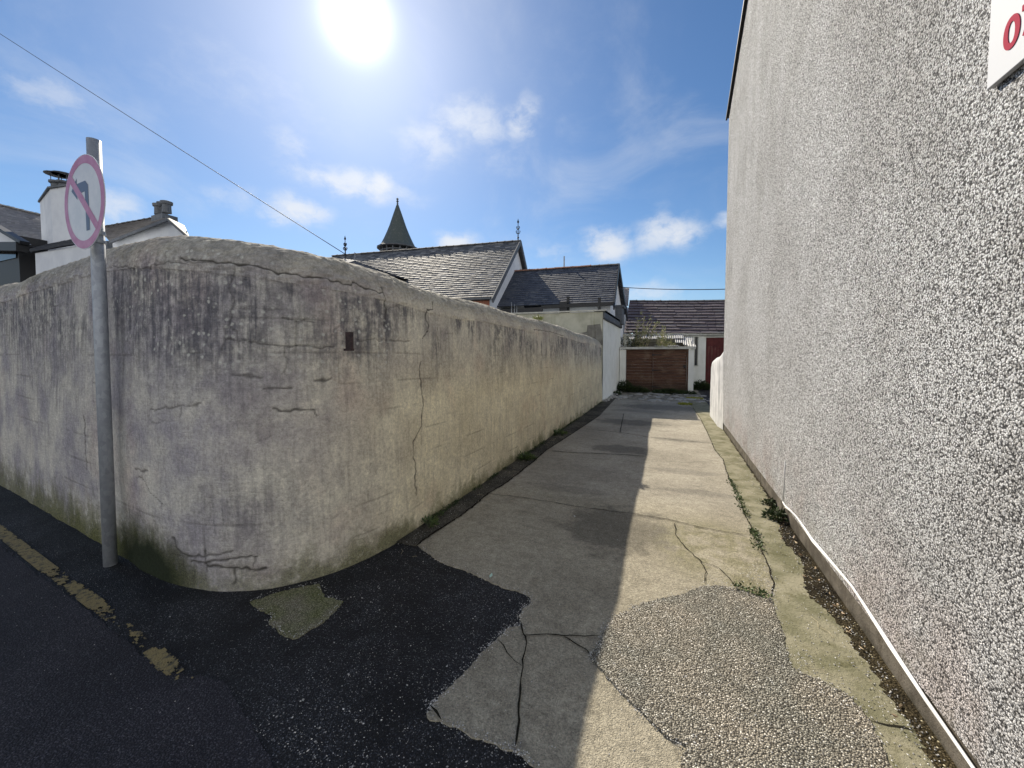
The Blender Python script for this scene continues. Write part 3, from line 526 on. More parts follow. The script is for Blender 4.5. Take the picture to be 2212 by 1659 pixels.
mid = np.exp(-((xx + 3.0) / .75) ** 2) * np.exp(-((z_ - 1.85) / .42) ** 2) * (yy < 2.3); soot = np.clip(soot + 1.0 * mid + .55 * np.exp(-((xx + 5.6) / .9) ** 2) * sstep(z_, .7, 1.7) * (yy < 2.3), 0, 1)
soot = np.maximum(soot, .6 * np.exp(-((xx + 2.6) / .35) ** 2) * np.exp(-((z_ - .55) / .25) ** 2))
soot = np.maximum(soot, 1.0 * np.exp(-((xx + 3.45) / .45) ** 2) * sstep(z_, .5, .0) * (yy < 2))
warm = np.clip(sstep(s_ - np.interp(-2.3, WP[200:600, 0], WS[200:600]), -.9, 1.6) * (.35 + .75 * sstep(hrel, .3, 1.3)) + .18 * (n_l - .5), 0, 1)
mossw = np.interp(s_, [0, 9, 11.9, 12.6, 13.0, 13.4, 14.0, 15.5, 25], [.75, .8, 1.0, 1.3, .9, .45, .8, .8, .6])
moss = np.clip(mossw * sstep(z_ + .35 * (n_m - .5), np.interp(s_, [0, 11.9, 12.7, 13.1, 14.5, 25], [.42, .5, .55, .3, .26, .22]), .0), 0, 1)
moss = np.maximum(moss, .5 * sstep(fbm(V * 3, 3, 8), .55, .7) * sstep(z_, 2.15, 2.4) * (xx < -3.4))
lich = np.clip(sstep(hrel, 1.2, .3) * sstep(n_l, .35, .6) + mid, 0, 1) * (~back)
lich = np.where(incap & (hrel < .12), lich * .3, lich)
wall = grid_mesh('wall_body', V2, nr, nc, M['wall'], dict(sz=SZ, crack=np.clip(crack + .35 * groove * gm, 0, 1), soot=soot, moss=moss, warm=warm, lichen=lich, cap=(incap * sstep(hrel, .24, .1)).astype(float)))
bw = thing('boundary_wall', 'long curved rendered wall with rounded top, stained grey and cracked, left of the alley', 'wall', (-2.3, 2.0, 0))
wall.parent = bw; wall.matrix_parent_inverse = Matrix.Translation(-bw.location)
mb = MB(); bx, by, bz = (-2.070, 2.039, 1.650)
mb.box((bx - .02, by - .022, bz - .062), (bx + .030, by + .002, bz + .062)).box((bx - .03, by - .03, bz - .068), (bx + .034, by + .004, bz - .052)).box((bx - .03, by - .006, bz - .055), (bx + .02, by + .004, bz + .05))
mb.build('metal_bracket', M['rust'], bw)

# ================================================================= HOUSE ON THE RIGHT
hs = thing('house', 'tall house with bare white pebbledash side wall along the right of the alley', 'house', (4, 5, 0))
XH = .985; y0, y1 = 1.45, 9.14; zE = 6.45; yr = (y0 + y1) / 2; zR = zE + .30 * (y1 - yr)
def gable(x, dirx):
    return [(x, y0, .16), (x, y1, .16), (x, y1, zE), (x, yr, zR), (x, y0, zE)]
mb = MB(); a = gable(XH, 1); b = gable(9.0, 1); mb.add(a + b, [(0, 4, 3, 2, 1), (5, 6, 7, 8, 9), (0, 1, 6, 5), (1, 2, 7, 6), (4, 0, 5, 9)])
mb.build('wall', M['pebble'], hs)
mb = MB(); mb.box((1.003, y0 + .015, -.05), (8.98, y1 - .015, .165)); mb.build('plinth', M['plinth'], hs)
mb = MB()
for ya, yb, s in ((y1, yr, 1), (y0, yr, -1)):
    e = Vector((0, yb - ya, zR - zE)).normalized(); q0 = Vector((XH - .035, ya - .12 * e.y, zE - .12 * e.z + .02)); q1 = Vector((XH - .035, yb, zR + .02))
    mb.beam(q0 + Vector((0, 0, .0)), q1, .03, .06)
mb.build('verge', M['black'], hs)
mb = MB()
for ya, s in ((y1, 1), (y0, -1)):
    mb.add([(XH - .045, ya + .12 * s, zE), (9.05, ya + .12 * s, zE), (9.05, yr, zR + .06), (XH - .045, yr, zR + .06), (XH - .045, ya + .12 * s, zE + .04), (9.05, ya + .12 * s, zE + .04), (9.05, yr, zR + .1), (XH - .045, yr, zR + .1)], [(0, 1, 2, 3), (7, 6, 5, 4), (0, 4, 5, 1), (3, 7, 4, 0), (1, 5, 6, 2)])
mb.build('roof', M['slate'], hs)
# sale board fixed to the pebbledash
sb = thing('sign_board', 'white board with red lettering high on the pebbledash wall', 'sign', (XH - .03, 1.6, 2.5))
zb0, zb1 = 2.445, 3.5; yb1 = (0.960, 1.850, 2.441)[1]
mb = MB(); mb.box((XH - .022, .9, zb0 - .0), (XH - .004, yb1, zb1)); mb.build('panel', M['board'], sb, bevel=.002)
def text_mesh(name, txt, size, mat_, parent, Mx, ext=.0015):
    cu = bpy.data.curves.new(name, 'FONT'); cu.body = txt; cu.size = size; cu.extrude = ext; cu.offset = size * .02; cu.shear = 0
    to = bpy.data.objects.new(name + '_tmp', cu); C.objects.link(to); bpy.context.view_layer.update()
    me = bpy.data.meshes.new_from_object(to.evaluated_get(bpy.context.evaluated_depsgraph_get())); bpy.data.objects.remove(to)
    me.name = name; me.transform(Mx); me.materials.clear(); me.materials.append(mat_)
    o = bpy.data.objects.new(name, me); C.objects.link(o); o.parent = parent; o.matrix_parent_inverse = Matrix.Translation(-parent.location); return o
# board text runs towards the viewer (-Y), reading from the alley: x_text -> -Y, y_text -> Z, normal -> -X
def board_M(y, z): return Matrix(((0, 0, -1, XH - .0235), (-1, 0, 0, y), (0, 1, 0, z), (0, 0, 0, 1)))
text_mesh('lettering', '07', .135, M['letter'], sb, board_M((0.962, 1.784, 2.531)[1] + .0, (0.962, 1.754, 2.509)[2] + .005), .0008)
mb = MB(); mb.box((XH - .0245, (0.960, 1.749, 2.650)[1] - .03, 2.79), (XH - .0225, (0.960, 1.749, 2.650)[1] - .004, 2.93)); mb.build('lettering_stroke', M['letter'], sb)
# cable run at the foot of the house wall
cb = MB(); cpts = [(.972, 4.345, .55), (.972, 4.375, .14), (.968, 4.30, .135)] + [(.965 + random.uniform(-.004, .004), y, z) for y, z in [(4.1, .16), (3.93, .175), (3.7, .17), (3.52, .163), (3.2, .175), (2.82, .19), (2.66, .18), (2.4, .15), (2.1, .12), (1.8, .10), (1.4, .09)]]
cpts = [(.976 + (p[0] - .965) * .5, p[1] * .977, 1.55 - (1.55 - p[2]) * .977) for p in cpts]
cb.tube(cpts[:2], .004, 6); cb.tube(cpts[1:], .0062, 8)
cb.tube([(p[0] + .004, p[1], p[2] - .016 - .008 * math.sin(p[1] * 6)) for p in cpts[2:]], .0045, 8)
tag(cb.build('cable', M['cable'], smooth=True), 'thin white cable running along the top of the cement plinth', 'cable')

# ---- rendered low wall beyond the house
lw = thing('garden_wall', 'low whitewashed wall with rounded end, just past the pebbledash house', 'wall', (1, 10, 0))
ys = np.linspace(9.0, 11.3, 90); zt = np.interp(ys, [8.9, 9.1, 9.35, 9.7, 10.3, 10.8, 11.05, 11.2, 11.3], [1.95, 1.75, 1.60, 1.54, 1.52, 1.46, 1.34, 1.18, .95])
face = np.interp(ys, [9.0, 9.14, 9.4, 11.0, 11.2, 11.3], [.982, .965, .925, .905, .93, 1.0])
rows = []; prof = [(0, 0)] + [(0, t) for t in np.linspace(.02, .9, 40)] + [(.25 * (1 - math.cos(a)) / 2, .9 + .1 * math.sin(a)) for a in np.linspace(.1, math.pi, 14)] + [(.25, .0)]
for dx, t in prof:
    x = face + dx + .0 * ys; z = np.full_like(ys, -.02) if t == 0 else zt * t
    rows.append(np.stack([x, ys, z], 1))
V = np.concatenate(rows); V[:, 0] += .02 * (fbm(V * [3, 3, 3], 3, 14) - .5) + .01 * (fbm(V * [10, 14, 3], 3, 15) - .5)
ow = grid_mesh('wall_body', V, len(prof), len(ys), M['lime']); ow.parent = lw; ow.matrix_parent_inverse = Matrix.Translation(-lw.location)

# ================================================================= ROAD SIGN
sg = thing('road_sign', 'no left turn sign on a galvanised pole against the curved wall', 'road sign', (-3.87, 1.43, 0))
px_, py_ = (-3.825, 1.430, 0.051)[0] - .0, 1.43
mb = MB(); mb.tube([(px_, py_, -.05), (px_ + .012, py_, 1.5), (px_ + .03, py_, 3.07)], .0385, 28); mb.build('pole', M['galv'], sg, smooth=False)
sg.children[0].data.polygons.foreach_set('use_smooth', [len(p.vertices) == 4 for p in sg.children[0].data.polygons])
# disc: faces the road, turned from the camera
DC = Vector((-3.726, 1.340, 2.595)); dn = Vector((-0.04, -1.0, 0.0)).normalized()
up = Vector((0, 0, 1)); rt = up.cross(dn).normalized(); up = dn.cross(rt)
RD = .315
def disc_pt(u, v, d=0): return DC + rt * u * RD + up * v * RD + dn * d
def ring(mb, r0, r1, d, n=96, mi=0):
    vs = []; fs = []
    for j in range(n):
        t = 2 * math.pi * j / n; vs += [disc_pt(r0 * math.cos(t), r0 * math.sin(t), d), disc_pt(r1 * math.cos(t), r1 * math.sin(t), d)]
    for j in range(n): a = 2 * j; b = 2 * ((j + 1) % n); fs.append((a, a + 1, b + 1, b))
    mb.add(vs, fs, mi)
mb = MB(); vs = [disc_pt(math.cos(2 * math.pi * j / 96), math.sin(2 * math.pi * j / 96), d) for d in (0, -.003) for j in range(96)]
mb.add(vs, [tuple(range(96)), tuple(range(191, 95, -1))] + [(j, 96 + j, 96 + (j + 1) % 96, (j + 1) % 96) for j in range(96)])
disc = mb.build('sign_disc', M['swhite'], sg)
mb = MB(); ring(mb, .815, .985, .0008); mb.build('red_border', [M['sred']], disc)
mb = MB(); c45 = .7071
def quad(mb, pts, d, mi=0): mb.add([disc_pt(u, v, d) for u, v in pts], [tuple(range(len(pts)))], mi)
wq = .085; qa = Vector((-.60, .60)); qb = Vector((.60, -.60)); nn = Vector((c45, c45)) * wq
quad(mb, [(qa + nn)[:], (qa - nn)[:], (qb - nn)[:], (qb + nn)[:]], .0016); mb.build('red_bar', M['sred'], disc)
mb = MB()
quad(mb, [(.08, -.62), (.25, -.62), (.25, .18), (.25, .33), (.12, .44), (-.32, .44), (-.32, .22), (.08, .22), (.08, -.62)][:-1], .0012)
quad(mb, [(-.58, .33), (-.30, .56), (-.30, .10)], .0012); mb.build('black_arrow', M['sblack'], disc)
for v in (.62, -.55):
    q = disc_pt(0, v); zc = q.z; xc = px_ + .03 * zc / 3.07
    mb = MB(); mb.lathe((xc, py_, zc - .014), [(.0425, 0), (.0425, .028)], 24); mb.beam((xc, py_ - .03, zc), (xc - .02, DC.y + .01, zc), .03, .03); mb.tube([(xc + .04, py_ - .02, zc), (xc + .062, py_ - .02, zc)], .006, 6); mb.build('pole_clamp', M['galv'], sg)
mb = MB(); mb.lathe((px_ + .027, py_, 2.35), [(.040, 0), (.040, .02)], 24); mb.build('steel_band', M['galv'], sg)

# ================================================================= ROOF HELPERS
def slates(name, EL, ER, RL, RR, sw, expo, m, parent, seed=1, th=.012, jit=.15, thick_tail=.022, clip=None, sag=0.0, tiltj=.004, gap=.003):
    EL, ER, RL, RR = map(Vector, (EL, ER, RL, RR)); rr = random.Random(seed); mb = MB()
    H = ((RL - EL).length + (RR - ER).length) / 2; rowsn = max(2, round(H / expo)); N = (ER - EL).cross(RL - EL).normalized()
    if N.z < 0: N = -N
    def P(u, v, h=0):
        return EL.lerp(ER, u).lerp(RL.lerp(RR, u), v) + N * h + Vector((0, 0, -sag * 4 * max(0, min(1, u)) * (1 - max(0, min(1, u))) * v))
    NU = 12 if sag else 1
    for i in range(NU): mb.add([P(i / NU, 0, -.012), P((i + 1) / NU, 0, -.012), P((i + 1) / NU, 1, -.012), P(i / NU, 1, -.012)], [(0, 1, 2, 3)])
    for r in range(rowsn):
        v0, v1 = r / rowsn, min((r + 1.12) / rowsn, 1.0); Wd = (P(1, v0) - P(0, v0)).length; u = -(sw / Wd) * (.5 if r % 2 else 0) * rr.uniform(.8, 1.2)
        while u < 1:
            du = sw / Wd * rr.uniform(1 - jit, 1 + jit); ua, ub = max(u, 0) + .0006, min(u + du, 1) - gap / Wd; u += du
            if ub - ua < .002: continue
            if clip and clip((ua + ub) / 2, v0): continue
            h0 = thick_tail + rr.uniform(-tiltj, tiltj); h1 = thick_tail + rr.uniform(-tiltj, tiltj); dv = rr.uniform(-.1, .05) / rowsn * (1 if rr.random() < .15 else .3)
            a, b, c, d = P(ua, v0 + dv, h0), P(ub, v0 + dv, h1), P(ub, v1, .002), P(ua, v1, .002)
            e, f = P(ua, v0 + dv, h0 - th), P(ub, v0 + dv, h1 - th)
            mb.add([a, b, c, d, e, f], [(0, 1, 2, 3), (4, 5, 1, 0), (4, 0, 3), (1, 5, 2)])
    return mb.build(name, m, parent)
def ridge(name, A, B, m, parent, L=.42, r=.10, seed=3, sag=0.0):
    A, B = Vector(A), Vector(B); n = max(1, round((B - A).length / L)); d = (B - A).normalized(); mb = MB(); rr = random.Random(seed)
    s = d.cross(Vector((0, 0, 1))).normalized()
    for i in range(n):
        p = A.lerp(B, i / n) + Vector((0, 0, rr.uniform(-.008, .008) - sag * 4 * (i / n) * (1 - i / n))); q = A.lerp(B, (i + .97) / n) + Vector((0, 0, rr.uniform(-.008, .008) - sag * 4 * (i / n) * (1 - i / n)))
        vs = []
        for x, k in ((p, 1.0), (q, 1.0), (q - d * .05, 1.18), (q, 1.18)):
            for a in (-75, -45, -15, 15, 45, 75):
                vs.append(x + (s * math.sin(R(a)) + Vector((0, 0, 1)) * (math.cos(R(a)) - .35)) * r * k)
        mb.add(vs, [(j, j + 1, j + 7, j + 6) for j in range(5)] + [(j + 12, j + 13, j + 19, j + 18) for j in range(5)] + [(5, 4, 3, 2, 1, 0), (18, 19, 20, 21, 22, 23)] + [(12, 13, 14, 15, 16, 17)])
    return mb.build(name, m, parent)
def finial(name, base, h, parent, m=None):
    b = Vector(base); mb = MB(); s = h
    mb.tube([b, b + Vector((0, 0, s))], [s * .03, s * .012], 8)
    mb.lathe(b + Vector((0, 0, s * .12)), [(s * .02, 0), (s * .06, s * .04), (s * .02, s * .08)], 8)
    mb.lathe(b + Vector((0, 0, s * .80)), [(s * .015, 0), (s * .05, s * .06), (s * .0, s * .2)], 6)
    for zz, rr_ in ((.36, .09), (.55, .065)):
        for a in range(4):
            t = a * math.pi / 2 + .4; d = Vector((math.cos(t), math.sin(t), 0)) * s * rr_
            c = b + Vector((0, 0, s * zz)); mb.tube([c, c + d * .6 + Vector((0, 0, -.01 * s)), c + d + Vector((0, 0, s * .07)), c + d * .75 + Vector((0, 0, s * .12))], s * .02, 5)
    mb.lathe(b + Vector((0, 0, s * .52)), [(s * .02, 0), (s * .05, s * .03), (s * .02, s * .06)], 8)
    return mb.build(name, m or M['black'], parent)

# ================================================================= WHITE OUTBUILDING
ob = thing('outbuilding', 'flat roofed cream outbuilding with dark grey capping at the end of the wall', 'building', (-4, 15, 0))
F0, F1 = Vector((-2.15, 12.95, 0)), Vector((-9.2, 12.35, 0)); ZT = 3.02
sd = Vector((-2.17, 17.8, 0))
def prism(mb, pts, z0, z1, mi=0):
    n = len(pts); vs = [(p[0], p[1], z0) for p in pts] + [(p[0], p[1], z1) for p in pts]
    mb.add(vs, [tuple(range(n - 1, -1, -1)), tuple(range(n, 2 * n))] + [(i, (i + 1) % n, n + (i + 1) % n, n + i) for i in range(n)], mi)
mb = MB(); prism(mb, [F1, F0 + Vector((-.006, 0, 0)), sd + Vector((-.006, 0, 0)), (-9.2, 17.8)], -.02, 3.0); mb.build('front_wall', M['cream'], ob)
# white side wall, rough lumpy render with a ragged foot
ys = np.linspace(12.95, 17.8, 120); zs = np.linspace(0, 2.82, 70); YY, ZZ = np.meshgrid(ys, zs)
xw = np.interp(YY, [12.95, 17.8], [-2.14, -2.16]) + .03 * (fbm(np.stack([YY.ravel() * 1.5, ZZ.ravel() * 1.5, YY.ravel() * 0], 1), 3, 3).reshape(YY.shape) - .5)
V = np.stack([xw.ravel(), YY.ravel(), ZZ.ravel()], 1); V[:, 0] += sstep(V[:, 2], .14, .0) * .05 * (fbm(V * 6, 3, 9) - .1)
o_ = grid_mesh('side_wall', V, 70, 120, M['white']); o_.parent = ob; o_.matrix_parent_inverse = Matrix.Translation(-ob.location)
mb = MB(); mb.beam((-2.05, 12.94, ZT + .02), (-9.2, 12.33, ZT + .02), .12, .035); mb.build('coping', M['trim'], ob)
mb = MB(); mb.box((-2.2, 12.99, 2.80), (-2.10, 17.85, 3.06)); mb.box((-2.45, 13.0, 2.985), (-2.1, 17.85, 3.075)); mb.build('fascia', M['lead'], ob)
mb = MB(); mb.box((-2.16, 12.96, 2.755), (-2.09, 17.8, 2.80)); mb.build('drip_edge', M['black'], ob)
mb = MB(); a = Vector((-2.2, 12.952, 0)); u = (F1 - F0).normalized()
q = [F0 + u * .08 + Vector((0, 0, 2.60)), F0 + u * .50 + Vector((0, 0, 2.56)), F0 + u * .52 + Vector((0, 0, 2.35)), F0 + u * .95 + Vector((0, 0, 2.27)), F0 + u * 1.0 + Vector((0, 0, 1.9)), F0 + u * .0 + Vector((0, 0, 1.9)), F0 + u * .02 + Vector((0, 0, 2.3))]
off = Vector((-.08, -.995, 0)) * .006; mb.add([p + off for p in q] + [p for p in q], [tuple(range(7))] + [(i, i + 7, (i + 1) % 7 + 7, (i + 1) % 7) for i in range(7)]); mb.build('render_patch', M['grey_render'], ob)
for (dx, h0, h1) in ((-5.77, 3.0, 3.58), (-5.65, 3.0, 3.5), (-5.55, 3.0, 3.42), (-6.26, 3.0, 3.4)):
    mb = MB(); mb.tube([(dx * .925, 12.75, h0), (dx * .925, 12.75, h1 * .965)], [.012, .007], 6); mb.build('roof_rod', M['galv'], ob)
# dark upstand at the back and roof pipes
mb = MB(); mb.box((-2.72, 17.0, 2.9), (-2.02, 17.75, 3.62)); mb.box((-2.76, 16.96, 3.62), (-1.96, 17.8, 3.70)); mb.build('roof_upstand', M['lead'], ob)

# ================================================================= CHURCH
ch = thing('church', 'church with long grey slate roof and small pointed spire behind the wall', 'church', (-11, 16, 0))
bE_R, bR_R = Vector((-6.446, 13.600, 3.835)), Vector((-6.713, 17.200, 6.969)); du = Vector((-.992, -.129, 0))
bE_L, bR_L = bE_R + du * 10.6, bR_R + du * 10.6
slates('roof', bE_L, bE_R, bR_L, bR_R, .26, .165, M['slate'], ch, 11, clip=None)
ridge('ridge_tiles', bR_L, bR_R, M['tile'], ch, .38, .09)
back = lambda P_, y: Vector((P_.x, P_.y + y, P_.z))
bB_R = Vector((bR_R.x - .35, bR_R.y + 3.4, bE_R.z)); bB_L = bB_R + du * 10.6
mb = MB(); mb.add([bR_L, bR_R, bB_R, bB_L], [(0, 1, 2, 3)]); mb.build('rear_roof', M['slate'], ch)
ins = Vector((-.22, -.03, 0)); dz = Vector((0, 0, -.12))
gE, gR, gB = bE_R + ins + dz + Vector((0, .12, 0)), bR_R + ins + dz, bB_R + ins + dz
mb = MB(); mb.add([gE, gR, gB, Vector((gB.x, gB.y, 0)), Vector((gE.x, gE.y, 0))], [(4, 3, 2, 1, 0)]); mb.build('gable_wall', M['hwhite'], ch)
mb = MB(); gl_ = gE + du * 10.3; mb.add([gE, gl_, (gl_.x, gl_.y, 0), (gE.x, gE.y, 0)], [(0, 1, 2, 3)]); mb.build('front_wall', M['brick'], ch)
mb = MB(); mb.beam(gE + Vector((-.4, -.03, -.32)), gE + Vector((-.95, -.1, -.32)), .04, .25); mb.build('white_panel', M['trim'], ch)
mb = MB()
for a, b in ((bE_R, bR_R), (bB_R, bR_R)):
    e = (b - a).normalized(); mb.beam(a - e * .12 + Vector((-.02, 0, -.09)), b + Vector((-.02, 0, -.05)), .05, .2)
mb.beam(bE_R + Vector((-.1, -.05, -.06)), bE_L + Vector((0, -.05, -.06)), .1, .08)
mb.build('bargeboard', M['lead'], ch)
finial('finial', bR_R + Vector((-.15, 0, .0)), 1.05, ch)
# cross gable at the left end
xg = (-14.036, 14.200, 6.072); xa = Vector(xg); xa2 = Vector((-17.091, 16.200, 6.951)); xe = Vector((-11.120, 13.200, 4.944)); xf = Vector((xe.x + .3, xe.y + 3.0, xe.z))
slates('wing_roof', xe, xf, xa, xa2, .3, .19, M['slate_blue'], ch, 12)
mb = MB(); xl = Vector((xa.x - (xe.x - xa.x), xe.y - .3, xe.z)); mb.add([xl, xa, xe, (xe.x, xe.y, 0), (xl.x, xl.y, 0)], [(0, 1, 2, 3, 4)]); mb.add([xl, xa, xa2, (xl.x, xl.y + 3.5, xl.z)], [(0, 1, 2, 3)]); mb.build('wing_gable', M['slate_blue'], ch)
finial('finial', xa + Vector((0, 0, -.02)), .42, ch, M['galv'])
finial('finial', Vector((-16.058, 15.600, 6.713)), 1.15, ch)
# spire
SPY = 28; k_ = SPY / 45; sp = Vector((-22.636, 28.000, 10.989)); upx = abs((-22.577, 28.000, 14.857)[2] - sp.z); wpx = .86 * abs((-20.644, 28.000, 10.780)[0] - (-24.720, 28.000, 11.209)[0]) / 360
prof = [(182, 0), (166, 12), (148, 38), (122, 95), (98, 155), (76, 215), (56, 280), (36, 345), (20, 395), (8, 432), (5, 436)]
mb = MB(); zs_ = upx / 430
n = 8; mb.lathe(sp, [(r * wpx, z * zs_) for r, z in prof], 16); o_ = mb.build('spire', M['spire'], ch)
mb = MB(); mb.lathe(sp, [(182 * wpx, -6 * zs_), (186 * wpx, 4 * zs_), (172 * wpx, 10 * zs_)], 16); mb.build('spire_eaves', M['lead'], ch)
mb = MB(); mb.lathe(sp + Vector((0, 0, -.0)), [(120 * wpx, -140 * zs_), (120 * wpx, -40 * zs_)], 16)
for j in range(16):
    t = 2 * math.pi * j / 16; q = sp + Vector((math.cos(t), math.sin(t), 0)) * 150 * wpx; mb.tube([q + Vector((0, 0, -140 * zs_)), q + Vector((0, 0, 0))], 7 * wpx, 6)
mb.lathe(sp, [(140 * wpx, -42 * zs_), (156 * wpx, -38 * zs_), (156 * wpx, -30 * zs_)], 16)
mb.build('lantern', M['lead'], ch)
mb = MB(); mb.lathe(sp + Vector((0, 0, 432 * zs_)), [(4 * wpx, 0), (9 * wpx, 12 * zs_), (4 * wpx, 20 * zs_), (12 * wpx, 30 * zs_), (5 * wpx, 40 * zs_), (10 * wpx, 50 * zs_), (9 * wpx, 58 * zs_), (2 * wpx, 64 * zs_)], 10); mb.build('spire_finial', M['lead'], ch)
mb = MB(); q = sp + Vector((-180 * wpx, 0, 12 * zs_)); mb.tube([q, q + Vector((-8 * wpx, 0, 26 * zs_)), q + Vector((10 * wpx, 0, 42 * zs_))], [9 * wpx, 8 * wpx, 3 * wpx], 6); mb.build('carved_horn', M['lead'], ch)
mb = MB(); mb.box((sp.x - 118 * wpx, sp.y - 118 * wpx, 0), (sp.x + 118 * wpx, sp.y + 118 * wpx, sp.z - 140 * zs_)); mb.build('tower', M['brick'], ch)

# ================================================================= HALL (lower dark roof)
hl = thing('church_hall', 'lower hall with blue slate roof and red ridge tiles behind the outbuilding', 'building', (-4, 16, 0))
E_R, R_R = Vector((-2.097, 15.000, 3.566)), Vector((-2.245, 17.400, 5.502)); du2 = Vector((-.99, -.10, 0)).normalized()
E_L, R_L = E_R + du2 * 5.6, R_R + du2 * 4.75
slates('roof', E_L, E_R, R_L, R_R, .25, .165, M['slate_blue'], hl, 21)
ridge('ridge_tiles', R_R + du2 * 1.15, R_R, M['tile'], hl, .38, .09); ridge('red_ridge_tiles', R_L, R_R + du2 * 1.15, M['redtile'], hl, .40, .10)
B_R = Vector((R_R.x + .1, R_R.y + 2.3, E_R.z)); B_L = B_R + du2 * 5
mb = MB(); mb.add([R_L, R_R, B_R, B_L], [(0, 1, 2, 3)]); mb.build('rear_roof', M['slate_blue'], hl)
i2 = Vector((-.14, 0, -.1)); mb = MB(); a, b, c = E_R + i2 + Vector((0, .15, 0)), R_R + i2, B_R + i2
mb.add([a, b, c, (c.x, c.y, 0), (a.x, a.y, 0)], [(4, 3, 2, 1, 0)]); a2 = a + du2 * 5.3; mb.add([a, a2, (a2.x, a2.y, 0), (a.x, a.y, 0)], [(0, 1, 2, 3)]); mb.build('wall', M['hwhite'], hl)
mb = MB()
for a, b in ((E_R, R_R), (B_R, R_R)):
    e = (b - a).normalized(); mb.beam(a - e * .25 + Vector((.03, 0, -.07)), b + Vector((.03, 0, -.03)), .05, .2)
mb.build('bargeboard', M['black'], hl)
mb = MB(); mb.beam(E_R + Vector((.05, -.08, -.07)), E_R + du2 * 2.75 + Vector((0, -.08, -.10)), .12, .12); mb.beam(E_R + du2 * 2.7 + Vector((0, -.1, -.20)), E_L + Vector((0, -.1, -.25)), .12, .2); mb.build('gutter', M['black'], hl)
for zx in (635, 908):
    p0 = {635: (-3.813, 14.850, 3.848), 908: (-2.598, 14.850, 3.747)}[zx]
    mb = MB(); mb.box((p0[0] - .045, p0[1] - .045, 2.95), (p0[0] + .045, p0[1] + .045, p0[2])); mb.box((p0[0] - .06, p0[1] - .06, p0[2] - .04), (p0[0] + .06, p0[1] + .06, p0[2] + .0)); mb.build('vent_pipe', M['black'], hl)
mb = MB(); q = (-3.959, 14.800, 3.469); mb.box((q[0] - .16, q[1] - .1, 3.15), (q[0] + .14, q[1] + .05, q[2] + .18)); mb.build('hopper', M['black'], hl)
mb = MB(); q = (-4.719, 17.600, 5.794); mb.tube([(q[0], q[1], q[2] - .3), (q[0], q[1], q[2] + .36)], .03, 8); mb.build('flue', M['galv'], hl)

# ---- small pale roof seen past the hall
sr = thing('far_house', 'small pale slate roof glimpsed between hall gable and purple roof', 'house', (-3.5, 24, 0))
q0, q1, q2, q3 = Vector((-2.888, 22.000, 4.289)), Vector((-2.288, 22.000, 4.259)), Vector((-3.243, 23.600, 5.579)), Vector((-2.403, 23.600, 5.522))
slates('roof', q0, q1, q2, q3, .3, .2, M['slate_pale'], sr, 31)
mb = MB(); mb.box((q0.x, q0.y + .1, 0), (q1.x - .1, q0.y + 3.2, q0.z - .02)); mb.build('wall', M['hwhite'], sr)

mb = MB(); pts_ = [(-9.5, 0), (-3.3, 0), (-3.49, 6.40), (-3.97, 7.02), (-4.6, 7.05), (-9.5, 6.9)]  # unseen slab added behind the hall, shaped to shade the purple roof
mb.add([(x, 24.0, z) for x, z in pts_] + [(x, 27.0, z) for x, z in pts_], [(0, 1, 2, 3, 4, 5), (11, 10, 9, 8, 7, 6)] + [(i, i + 6, (i + 1) % 6 + 6, (i + 1) % 6) for i in range(6)]); mb.build('shadow_wall', M['hwhite'], sr)
# ================================================================= REAR BUILDING
rb = thing('rear_building', 'low building with sagging purple slate roof and dark red door closing the alley', 'building', (1, 21, 0))
a0, a1, a2, a3 = Vector((-2.258, 19.850, 2.682)), Vector((2.191, 19.850, 2.519)), Vector((-2.239, 22.200, 4.551)), Vector((2.441, 22.200, 4.367))
ex = (a1 - a0).normalized() * 4
slates('roof', a0, a1 + ex, a2, a3 + ex * 1.1, .52, .27, M['slate_purple'], rb, 41, th=.03, jit=.45, thick_tail=.055, sag=.07, tiltj=.012, gap=.012)
ridge('ridge_tiles', a2, a3 + ex * 1.1, M['tile'], rb, .42, .09, sag=.07)
mb = MB(); mb.add([a2, a3 + ex * 1.1, (a3.x + 4, 24.6, 2.6), (a2.x, 24.6, 2.6)], [(0, 1, 2, 3)]); mb.build('rear_roof', M['slate_purple'], rb)
mb = MB(); W0 = 20.0; zt_ = 2.52
mb.box((-2.3, W0, 0), (.93, W0 + .25, zt_)); mb.box((.93, W0 + .004, 0), (1.10, W0 + .25, 1.08)); mb.box((1.10, W0, 0), (1.42, W0 + .25, zt_)); mb.box((2.45, W0, 0), (6, W0 + .25, zt_)); mb.box((1.42, W0 + .1, 2.38), (2.45, W0 + .25, zt_)); mb.box((-2.3, W0 + .25, 0), (-2.1, W0 + 4.4, zt_)); mb.box((.93, W0 + .004, 2.42), (1.1, W0 + .25, zt_))
mb.build('wall', M['white'], rb)
mb = MB(); mb.box((.93, W0 + .12, 1.08), (1.10, W0 + .15, 2.42)); wn = mb.build('window', M['glass'], rb)
mb = MB(); mb.box((.93, W0 + .08, 1.08), (.96, W0 + .12, 2.42)); mb.box((1.07, W0 + .08, 1.08), (1.10, W0 + .12, 2.42)); mb.box((.90, W0 - .03, 1.06), (1.13, W0 + .12, 1.085)); mb.build('window_frame', M['trim'], wn)
mb = MB()
for i in range(8): mb.box((1.43 + i * .128, W0 + .10 + .002 * (i % 2), .03), (1.43 + i * .128 + .124, W0 + .14, 2.02))
mb.box((1.42, W0 + .08, 2.02), (2.45, W0 + .16, 2.38)); mb.box((1.42, W0 + .07, 1.98), (2.45, W0 + .10, 2.05)); dr = mb.build('door', M['reddoor'], rb)
mb = MB(); mb.box((a0.x - .05, 19.86, 2.50), (6, 19.98, 2.62)); mb.build('eaves_board', M['trim'], rb)

